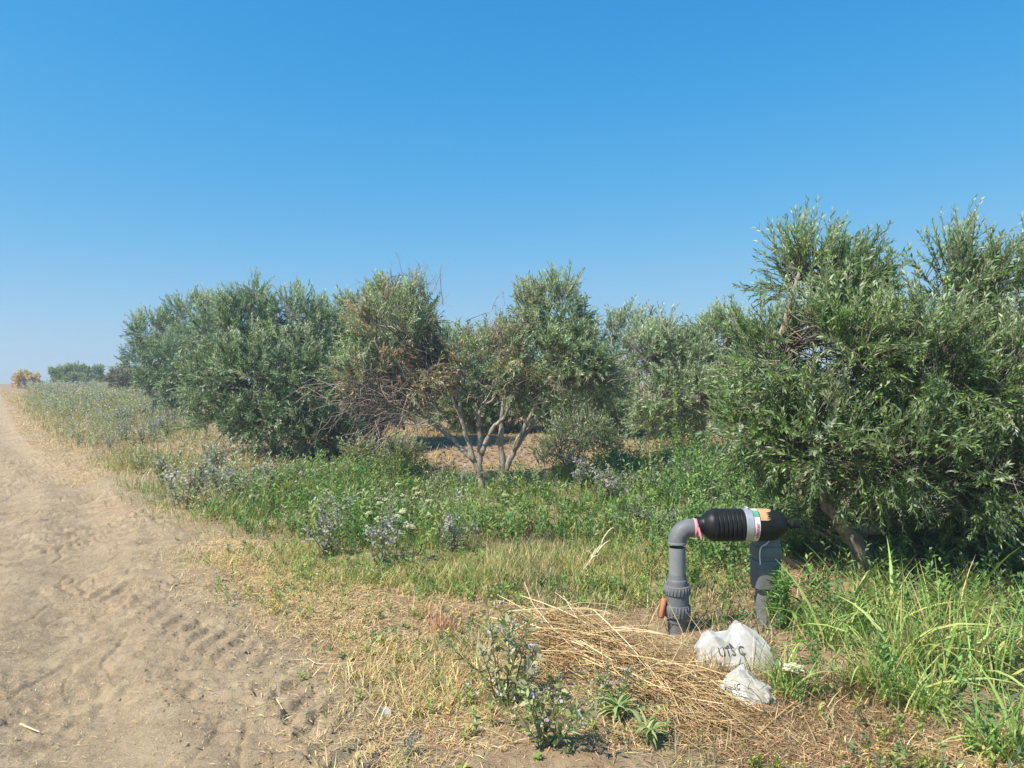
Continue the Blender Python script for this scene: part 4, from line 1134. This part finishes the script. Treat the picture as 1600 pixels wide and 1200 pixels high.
# ------------------------------------------------------------------ irrigation pipe with filter
M_PVC = plain_mat('grey_pvc', (0.20, 0.22, 0.235), .5, 0, .6, (0.30, 0.27, 0.22), 9)
M_PVC2 = plain_mat('grey_pvc_fitting', (0.13, 0.143, 0.16), .5, 0, .6, (0.26, 0.23, 0.19), 11)
M_BLACK = plain_mat('black_plastic', (0.008, 0.009, 0.010), .36, 0, .12, (0.10, 0.09, 0.075), 12, .28)
M_METAL = plain_mat('galvanised_clamp', (0.55, 0.56, 0.57), .42, .75, .3, (0.4, 0.38, 0.34), 16)
M_ORANGE = plain_mat('orange_plastic', (0.42, 0.17, 0.085), .7, 0, .7, (0.40, 0.25, 0.16), 22)
M_PINK = plain_mat('pink_tape', (0.70, 0.26, 0.30), .5, 0, .3, (0.75, 0.6, 0.55), 25)
M_WHITE = plain_mat('label_white', (0.78, 0.72, 0.72), .5, 0, .3, (0.6, 0.5, 0.45), 25)
M_GREENL = plain_mat('label_green', (0.03, 0.30, 0.14), .5, 0, .3, (0.5, 0.6, 0.5), 25)
M_REDINK = plain_mat('red_ink', (0.45, 0.03, 0.05), .6, 0, .1)
M_TAPE = plain_mat('brown_paper_tape', (0.52, 0.33, 0.17), .75, 0, .5, (0.34, 0.2, 0.1), 30, .2, .8)
M_INK = plain_mat('dark_ink', (0.05, 0.05, 0.055), .7, 0, .45, (.22, .21, .19), 40)

yp = 4.9
px0 = (1058 - 800) / F_PX * yp
zp0 = float(hz(px0, yp))
pipe = thing('irrigation_pipe', (px0, yp, zp0), 'grey irrigation pipe with elbow, union couplings and black filter', 'pipe')
def lathe_z(name, prof, mat, parent, sides=32, xy=(0, 0), axis='Z', z0=0.0):
    """prof: (z, r) list; sharp corners come from doubled points"""
    a = np.arange(sides) / sides * 2 * math.pi
    V, Q = [], []
    for (z, r) in prof:
        if axis == 'Z': V.append(np.stack([xy[0] + r * np.cos(a), xy[1] + r * np.sin(a), np.full(sides, z)], 1))
        else: V.append(np.stack([np.full(sides, z), xy[0] + r * np.cos(a), xy[1] + r * np.sin(a)], 1))
    for i in range(len(prof) - 1):
        for k in range(sides):
            k2 = (k + 1) % sides
            Q.append((i * sides + k, i * sides + k2, (i + 1) * sides + k2, (i + 1) * sides + k))
    V = np.concatenate(V)
    me = mesh_from(name, V, np.array(Q), mat=mat, smooth=True)
    if hasattr(me, 'set_sharp_from_angle'): me.set_sharp_from_angle(angle=math.radians(35))
    return link(name, me, parent)
def bev(z0, z1, r, e=.003):
    return [(z0, 0.001), (z0, r - e), (z0 + e, r), (z1 - e, r), (z1, r - e), (z1, 0.001)]
E = 1.0 / F_PX * yp
def Zp(py): return CAM_H - (py - 600) * E - zp0
lathe_z('riser', [(-.25, .054), (Zp(855), .054)], M_PVC, pipe)
# union valve at the foot: two ribbed nuts and a barrel
cp = lathe_z('coupling', [(Zp(1000), .060), (Zp(972), .060), (Zp(971), .066), (Zp(962), .066), (Zp(961), .074), (Zp(925), .076), (Zp(924), .066), (Zp(908), .066), (Zp(905), .064), (Zp(904), .060), (Zp(897), .056)], M_PVC2, pipe)
for (a_, b_) in ((962, 944), (928, 914)):
    nut = lathe_z('union_nut', bev(Zp(a_), Zp(b_), .083), M_PVC2, pipe)
    for k in range(24):
        an = k / 24 * 2 * math.pi
        V = []
        z0, z1 = Zp(a_) + .006, Zp(b_) - .006
        for (dr, da) in ((.080, -.045), (.0865, -.03), (.0865, .03), (.080, .045)):
            for z in (z0, z1): V.append((dr * math.cos(an + da), dr * math.sin(an + da), z))
        me = mesh_from('grip_rib', np.array(V), np.array([(0, 2, 3, 1), (2, 4, 5, 3), (4, 6, 7, 5), (0, 6, 4, 2), (1, 3, 5, 7)]), mat=M_PVC2)
        link('grip_rib', me, nut)
# elbow with two sockets
b = Buf()
rb = .092
zc = Zp(847); cx = rb
P = [[0, 0, zc - .004]] + [[rb - rb * math.cos(a), 0, zc + rb * math.sin(a)] for a in np.linspace(0, math.pi / 2, 14)] + [[rb + .02, 0, zc + rb]]
V, Q, T = tube(P, .0595, 32); b.add(V, Q, T)
me = b.mesh('elbow', M_PVC2, smooth=True)
if hasattr(me, 'set_sharp_from_angle'): me.set_sharp_from_angle(angle=math.radians(40))
elbow = link('elbow', me, pipe)
lathe_z('socket_rim', bev(zc - .012, zc + .002, .0615, .002), M_PVC, elbow)
zb = zc + rb + .02
# pink tape round the joint with loose ends
b = Buf(); V, Q, T = tube([[rb + .012, 0, zc + rb], [rb + .035, 0, zc + rb]], [.0615, .0615], 24); b.add(V, Q, T)
for k in range(5):
    y0 = -.05 + .012 * k
    V = np.array([[rb + .02, y0 - .016, zc + rb + .02], [rb + .035 + .004 * k, y0 - .018, zc + rb + .015], [rb + .05 + .006 * k, y0 - .03, zc + rb - .05 - .012 * (k % 3)], [rb + .04 + .006 * k, y0 - .03, zc + rb - .055 - .01 * (k % 2)]])
    b.add(V, [[0, 1, 2, 3]])
link('tape', b.mesh('tape', M_PINK), pipe)
# black ribbed filter body
X0 = rb + .03
def Xp(px): return (px - 1058) * E
prof = [(X0, .052), (Xp(1096), .054), (Xp(1098), .060), (Xp(1102), .078), (Xp(1107), .094), (Xp(1111), .1)]
x = Xp(1112)
step = (Xp(1160) - x) / 7
for k in range(7):
    prof += [(x + step * .08, .100), (x + step * .22, .106), (x + step * .70, .1065), (x + step * .86, .100), (x + step * .98, .0985)]
    x += step
prof += [(Xp(1162), .1)]
lathe_z('filter_body', prof, M_BLACK, pipe, 40, (0, zb), 'X')
cl = lathe_z('clamp', bev(Xp(1160), Xp(1171.5), .1085, .002), M_METAL, pipe, 40, (0, zb), 'X')
b = Buf(); V, Q, T = tube([[Xp(1166), -.03, zb + .112], [Xp(1166), .03, zb + .113]], .008, 8); b.add(V, Q, T)
link('clamp_screw', b.mesh('clamp_screw', M_METAL), cl)
lathe_z('filter_cap', [(Xp(1171), .1), (Xp(1186), .103), (Xp(1200), .102), (Xp(1210), .096), (Xp(1219), .082), (Xp(1225), .062), (Xp(1228), .036), (Xp(1229), .012), (Xp(1229), .001)], M_BLACK, pipe, 40, (0, zb), 'X')
kn = lathe_z('knob', [(Xp(1226), .014), (Xp(1233), .014), (Xp(1234), .026), (Xp(1237), .028), (Xp(1238), .018), (Xp(1240), .018), (Xp(1241), .026), (Xp(1249), .022), (Xp(1251), .014), (Xp(1251), .001)], M_BLACK, pipe, 20, (0, zb), 'X')
# label strip round the cap: angle 0 faces the camera, 90 is the top
def cyl_patch(name, xa, xb, r, a0, a1, mat, parent, jag=0, m=24):
    V, Q = [], []
    for i in range(m + 1):
        a = math.radians(a0 + (a1 - a0) * i / m)
        ja = jag * (random.random() - .3); jb = jag * (random.random() - .5)
        for (xx, j) in ((xa, 0), ((xa + xb) / 2, 0), (xb, jb)):
            rr = r + .0012 * math.sin(i * 1.7 + xx * 80) * (jag > 0)
            V.append((xx + j, -rr * math.cos(a), zb + rr * math.sin(a)))
    for i in range(m):
        for k in range(2): Q.append((i * 3 + k, i * 3 + k + 1, (i + 1) * 3 + k + 1, (i + 1) * 3 + k))
    return link(name, mesh_from(name, np.array(V), np.array(Q), mat=mat, smooth=True), parent)
lab = cyl_patch('label_strip', Xp(1172.3), Xp(1180.5), .1035, -75, 38, M_WHITE, pipe)
cyl_patch('label_green', Xp(1172.3), Xp(1180.5), .1045, 38.3, 72, M_GREENL, lab)
cyl_patch('label_top', Xp(1172.3), Xp(1180.5), .1043, 72.3, 120, M_WHITE, lab)
cyl_patch('paper_tape', Xp(1180.8), Xp(1200), .1048, 62, 140, M_TAPE, pipe, .03)
cyl_patch('paper_tape', Xp(1181.5), Xp(1194), .1054, 25, 64, M_TAPE, pipe, .035)
def text_mesh(body, size):
    cu = bpy.data.curves.new('txt', 'FONT'); cu.body = body; cu.size = size; cu.align_x = 'CENTER'; cu.align_y = 'CENTER'; cu.resolution_u = 3
    cu.offset = size * .012
    o = bpy.data.objects.new('txt', cu); COL.objects.link(o)
    bpy.context.view_layer.update()
    me = bpy.data.meshes.new_from_object(o.evaluated_get(bpy.context.evaluated_depsgraph_get()))
    bpy.data.objects.remove(o); bpy.data.curves.remove(cu)
    return me
me = text_mesh('adapter', .036)
for v in me.vertices:                                  # letters run up along the strip
    u_, w_ = v.co.x, v.co.y
    a = math.radians(-14) + u_ / .104
    v.co = (Xp(1176.4) - w_, -.1052 * math.cos(a), zb + .1052 * math.sin(a))
me.materials.clear(); me.materials.append(M_REDINK)
link('lettering', me, lab)
# the second post under the filter cap: socket, union body, orange lever
xc = Xp(1201) + .02; yc = .12
post = lathe_z('post', [(-.25, .066), (Zp(922), .066)], M_PVC2, pipe, 32, (xc, yc))
def prism_z(name, prof, mat, parent, xy, sides=40, e=.45):
    """like a lathe but with a rounded-square section"""
    a = np.arange(sides) / sides * 2 * math.pi
    ux = np.sign(np.cos(a)) * np.abs(np.cos(a)) ** e; uy = np.sign(np.sin(a)) * np.abs(np.sin(a)) ** e
    V = np.concatenate([np.stack([xy[0] + r * ux, xy[1] + r * uy, np.full(sides, z)], 1) for z, r in prof]); Q = []
    for i in range(len(prof) - 1):
        for k in range(sides): Q.append((i * sides + k, i * sides + (k + 1) % sides, (i + 1) * sides + (k + 1) % sides, (i + 1) * sides + k))
    me = mesh_from(name, V, np.array(Q), mat=mat, smooth=True)
    if hasattr(me, 'set_sharp_from_angle'): me.set_sharp_from_angle(angle=math.radians(35))
    return link(name, me, parent)
prism_z('union_body', [(Zp(925), .05), (Zp(924), .084), (Zp(922), .086), (Zp(880), .088), (Zp(879), .080), (Zp(874), .080), (Zp(873), .089), (Zp(858), .089), (Zp(856), .082), (Zp(842), .080), (Zp(826), .06)], M_PVC2, pipe, (xc, yc))
def box_bar(name, p0, p1, w, t, mat, parent):
    p0 = np.array(p0, float); p1 = np.array(p1, float); d = nrm(p1 - p0)
    s = nrm(np.cross(d, [0, 1, 0])) * t / 2; q = nrm(np.cross(d, s)) * w / 2
    V, Q = [], []
    ts = [0, .06, .5, .94, 1.0]; ks = [.75, 1, .86, 1, .7]
    for tt_, k in zip(ts, ks):
        c = p0 + (p1 - p0) * tt_
        V += [c + s * k + q * k, c - s * k + q * k, c - s * k - q * k, c + s * k - q * k]
    for i in range(4):
        for k in range(4): Q.append((i * 4 + k, i * 4 + (k + 1) % 4, (i + 1) * 4 + (k + 1) % 4, (i + 1) * 4 + k))
    Q += [(0, 3, 2, 1), (16, 17, 18, 19)]
    return link(name, mesh_from(name, np.array(V), np.array(Q), mat=mat), parent)
box_bar('lever', (Xp(1224), yc - .04, Zp(872)), (Xp(1251), yc - .07, Zp(888)), .045, .032, M_ORANGE, pipe)
box_bar('lever', (Xp(1037), -.01, Zp(934)), (Xp(1030), -.05, Zp(962)), .045, .032, M_ORANGE, pipe)
box_bar('lever_stem', (Xp(1031), -.02, Zp(948)), (Xp(1046), 0, Zp(948)), .03, .03, M_PVC2, pipe)

b = Buf(); V, Q, T = tube(spline([[Xp(1207), yc - .10, Zp(842)], [Xp(1199), yc - .10, Zp(851)], [Xp(1191), yc - .098, Zp(856)], [Xp(1189), yc - .095, Zp(868)], [Xp(1190), yc - .095, Zp(884)]], 14), .0045, 6); b.add(V, Q, T)
link('string', b.mesh('string', M_WHITE, smooth=True), pipe)

# ------------------------------------------------------------------ plastic sacks and scraps
def sack_mat():
    m, nt, out = new_mat('white_sack')
    tc = nt.nodes.new('ShaderNodeTexCoord')
    n1 = noise(nt, tc.outputs['Object'], 9, 5, .6); n2 = noise(nt, tc.outputs['Object'], 60, 4, .6)
    c = mix(nt, ramp(nt, n1.outputs['Fac'], [(.40, 0), (.70, .8)]).outputs[0], (.56, .56, .53), (.32, .27, .18))
    p = N(nt, 'ShaderNodeBsdfPrincipled', Roughness=.42); nt.links.new(c, p.inputs['Base Color'])
    tr = nt.nodes.new('ShaderNodeBsdfTranslucent'); tr.inputs['Color'].default_value = (.75, .76, .74, 1)
    bmp = N(nt, 'ShaderNodeBump', Strength=.4, Distance=.006); nt.links.new(n2.outputs['Fac'], bmp.inputs['Height']); nt.links.new(bmp.outputs[0], p.inputs['Normal'])
    ms = nt.nodes.new('ShaderNodeMixShader'); ms.inputs[0].default_value = .2
    nt.links.new(p.outputs[0], ms.inputs[1]); nt.links.new(tr.outputs[0], ms.inputs[2]); nt.links.new(ms.outputs[0], out.inputs['Surface'])
    return m
M_SACK = sack_mat()
def sack(px, py, sx, sy, sz, rz, label, peaks, seed):
    """crumpled film: a coarse faceted skin with sharp creases, leaning back, subdivided once with small wrinkles"""
    g = gpt(px, py)
    rs = np.random.default_rng(seed)
    nu, nv = 30, 13
    a = np.linspace(0, 2 * math.pi, nu, endpoint=False); v = np.linspace(-.5 * math.pi + .05, .5 * math.pi - .05, nv)
    A_, V_ = np.meshgrid(a, v)
    A_ = A_ + rs.uniform(-.09, .09, A_.shape); V_ = V_ + rs.uniform(-.07, .07, V_.shape)
    sq = lambda c, e: np.sign(c) * np.abs(c) ** e
    X = sq(np.cos(V_), .8) * sq(np.cos(A_), .8) * sx; Y = sq(np.cos(V_), .8) * sq(np.sin(A_), .8) * sy; Z = sq(np.sin(V_), .9) * sz
    lift = sstep(-.5 * sz, .9 * sz, Z)
    for (kx, kz, w_) in peaks: Z = Z + lift * kz * np.maximum(0, 1 - np.abs(X - kx) / w_)
    rad = 1 + rs.normal(0, .075, A_.shape)
    X = X * rad; Y = Y * rad
    Z = np.maximum(Z * (1 + rs.normal(0, .03, A_.shape)), -sz * .5) + sz * .48
    Y = Y + .75 * Z - .05                                               # it leans back
    P = np.stack([X, Y, Z], -1).reshape(-1, 3)
    i = np.arange(nu * nv).reshape(nv, nu)
    Q = np.stack([i[:-1], np.roll(i, -1, 1)[:-1], np.roll(i, -1, 1)[1:], i[1:]], -1).reshape(-1, 4)
    bm = bmesh.new()
    vs = [bm.verts.new(p) for p in P]
    for f in Q: bm.faces.new([vs[k] for k in f])
    bm.faces.new([vs[k] for k in i[0][::-1]]); bm.faces.new([vs[k] for k in i[-1]])
    bmesh.ops.triangulate(bm, faces=bm.faces[:])
    bmesh.ops.subdivide_edges(bm, edges=bm.edges[:], cuts=1, use_grid_fill=True, fractal=.12, along_normal=1.0, seed=seed)
    bmesh.ops.triangulate(bm, faces=bm.faces[:])
    me = bpy.data.meshes.new('sack_skin'); bm.to_mesh(me); bm.free()
    me.materials.append(M_SACK)
    me.polygons.foreach_set('use_smooth', np.ones(len(me.polygons), bool)); me.set_sharp_from_angle(angle=math.radians(24))
    P = np.array([q.co[:] for q in me.vertices]); Q = [tuple(f.vertices) for f in me.polygons]
    root = thing('plastic_sack', (g[0], g[1], g[2] - .01), label, 'sack', None, rz)
    return root, link('sack_skin', me, root), P, Q
def print_on(root, P, Q, body, size, x, z, ang, mat):
    bv = BVHTree.FromPolygons([tuple(p) for p in P], [tuple(int(k) for k in f) for f in Q])
    me = text_mesh(body, size)
    bm = bmesh.new(); bm.from_mesh(me); bmesh.ops.triangulate(bm, faces=bm.faces[:])
    for _ in range(2): bmesh.ops.subdivide_edges(bm, edges=[e for e in bm.edges if e.calc_length() > .006], cuts=1)
    bmesh.ops.triangulate(bm, faces=bm.faces[:]); bm.to_mesh(me); bm.free()
    for v in me.vertices:
        u_ = x + v.co.x * math.cos(ang) - v.co.y * math.sin(ang); w_ = z + v.co.x * math.sin(ang) + v.co.y * math.cos(ang)
        hit = bv.ray_cast(Vector((u_, -2, w_)), Vector((0, 1, 0)))
        yy = hit[0].y if hit[0] is not None else 0.0
        v.co = (u_, yy - .004, w_ + .003)
    me.materials.clear(); me.materials.append(mat)
    return link('lettering', me, root)
r, o, P, Q = sack(1149, 1034, .225, .11, .085, .05, 'crumpled white plastic sack with dark lettering at the foot of the pipe', [(.05, .09, .10), (.14, .04, .07), (-.13, .05, .10), (-.035, -.02, .05)], 5)
print_on(r, P, Q, 'UTS C', .055, -.05, .095, .06, M_INK)
r, o, P, Q = sack(1166, 1088, .13, .09, .06, -.5, 'smaller white plastic sack lying in the straw, below the lettered one', [(-.04, .05, .08)], 9)
print_on(r, P, Q, 'SC', .03, -.03, .075, .2, M_INK)

def scrap(name, px, py, w, h, label, cat, mat, rz=0.0, curl=.5):
    g = gpt(px, py); n = 8
    X, Y = np.meshgrid(np.linspace(-.5, .5, n) * w, np.linspace(-.5, .5, n) * h)
    Z = curl * w * ((X / w) ** 2 + .3 * (Y / h)) + .012 * fbm(X * 60, Y * 60, 3, 2) + .012
    V = np.stack([X, Y, Z], -1).reshape(-1, 3); i = np.arange(n * n).reshape(n, n)
    Q = np.stack([i[:-1, :-1], i[:-1, 1:], i[1:, 1:], i[1:, :-1]], -1).reshape(-1, 4)
    o = link(name, mesh_from(name, np.concatenate([V, V - [0, 0, .0015]]), np.concatenate([Q, Q[:, ::-1] + n * n]), mat=mat, smooth=True), None, tuple(g))
    o.rotation_euler = (.5, .25, rz)
    return tag(o, label, cat)
scrap('plastic_scrap', 600, 1116, .055, .05, 'small bright white plastic scrap on the bare soil', 'litter', M_SACK, .5)

# dry pale branch near the pipe and single twigs on the track
def twig_thing(name, pts_, r0, label, cat, col, sub=0):
    P = np.array([[*at(px, py), 0] for px, py, _ in pts_]); P[:, 2] = [float(hz(x_, y_)) + h_ for (x_, y_, _), (_, _, h_) in zip(P, pts_)]
    S = spline(P, 4 * len(P)); b = Buf(); o0 = S[0]
    V, Q, T = tube(S, np.linspace(r0, r0 * .5, len(S)), 6); b.add(V, Q, T, col)
    for k in range(sub):
        c = S[random.randrange(2, len(S) - 1)]; e = c + np.array([random.uniform(-.1, .14), random.uniform(-.05, .05), random.uniform(.0, .12)])
        V, Q, T = tube(spline([c, .5 * (c + e) + [0, 0, .015], e], 5), np.linspace(r0 * .8, r0 * .35, 5), 5); b.add(V, Q, T, col)
    return tag(link(name, b.mesh(name, M_TWIG, smooth=True, off=o0), None, tuple(o0)), label, cat)
PALE = lin(206, 192, 156)
twig_thing('dry_branch', [(908, 902, .02), (922, 892, .07), (936, 884, .12), (945, 878, .22)], .012, 'pale dry branching stalk lying in the short grass left of the pipe', 'branch', PALE, 9)
for a in [([(32, 1128, .01), (62, 1148, .012)], .006, 'short pale twig on the dirt track near the left edge'), ([(432, 1098, .012), (442, 1122, .012)], .005, 'short pale straw twig in the tractor tread'),
          ([(628, 1122, .012), (646, 1145, .012)], .005, 'short tan twig just right of the white scrap'), ([(700, 1110, .02), (716, 1085, .03), (732, 1052, .05)], .005, 'long straw stalk standing aslant in the dry strip'),
          ([(480, 1035, .012), (505, 1042, .015), (585, 1036, .02)], .004, 'thin pale stalk lying across the edge of the track'),
          ([(1180, 1150, .012), (1240, 1105, .03), (1300, 1080, .06)], .006, 'long bent brown twig right of the straw heap')]:
    twig_thing('twig', a[0], a[1], a[2], 'twig', PALE if 'pale' in a[2] else lin(186, 150, 104))

# ------------------------------------------------------------------ the warm hazy air over the field
hv = np.array([(x_, y_, z_) for x_ in (-170, 170) for y_ in (-30, 145) for z_ in (-1.2, 9.0)], float)
hq = np.array([(0, 1, 3, 2), (4, 6, 7, 5), (0, 4, 5, 1), (2, 3, 7, 6), (0, 2, 6, 4), (1, 5, 7, 3)])
mh, nt, out = new_mat('haze_air')
pv = nt.nodes.new('ShaderNodeVolumePrincipled')
pv.inputs['Color'].default_value = (.86, .93, 1, 1)
pv.inputs['Density'].default_value = HAZE
pv.inputs['Anisotropy'].default_value = .3
nt.links.new(pv.outputs[0], out.inputs['Volume'])
tag(link('haze', mesh_from('haze', hv, hq, mat=mh)), kind='stuff')
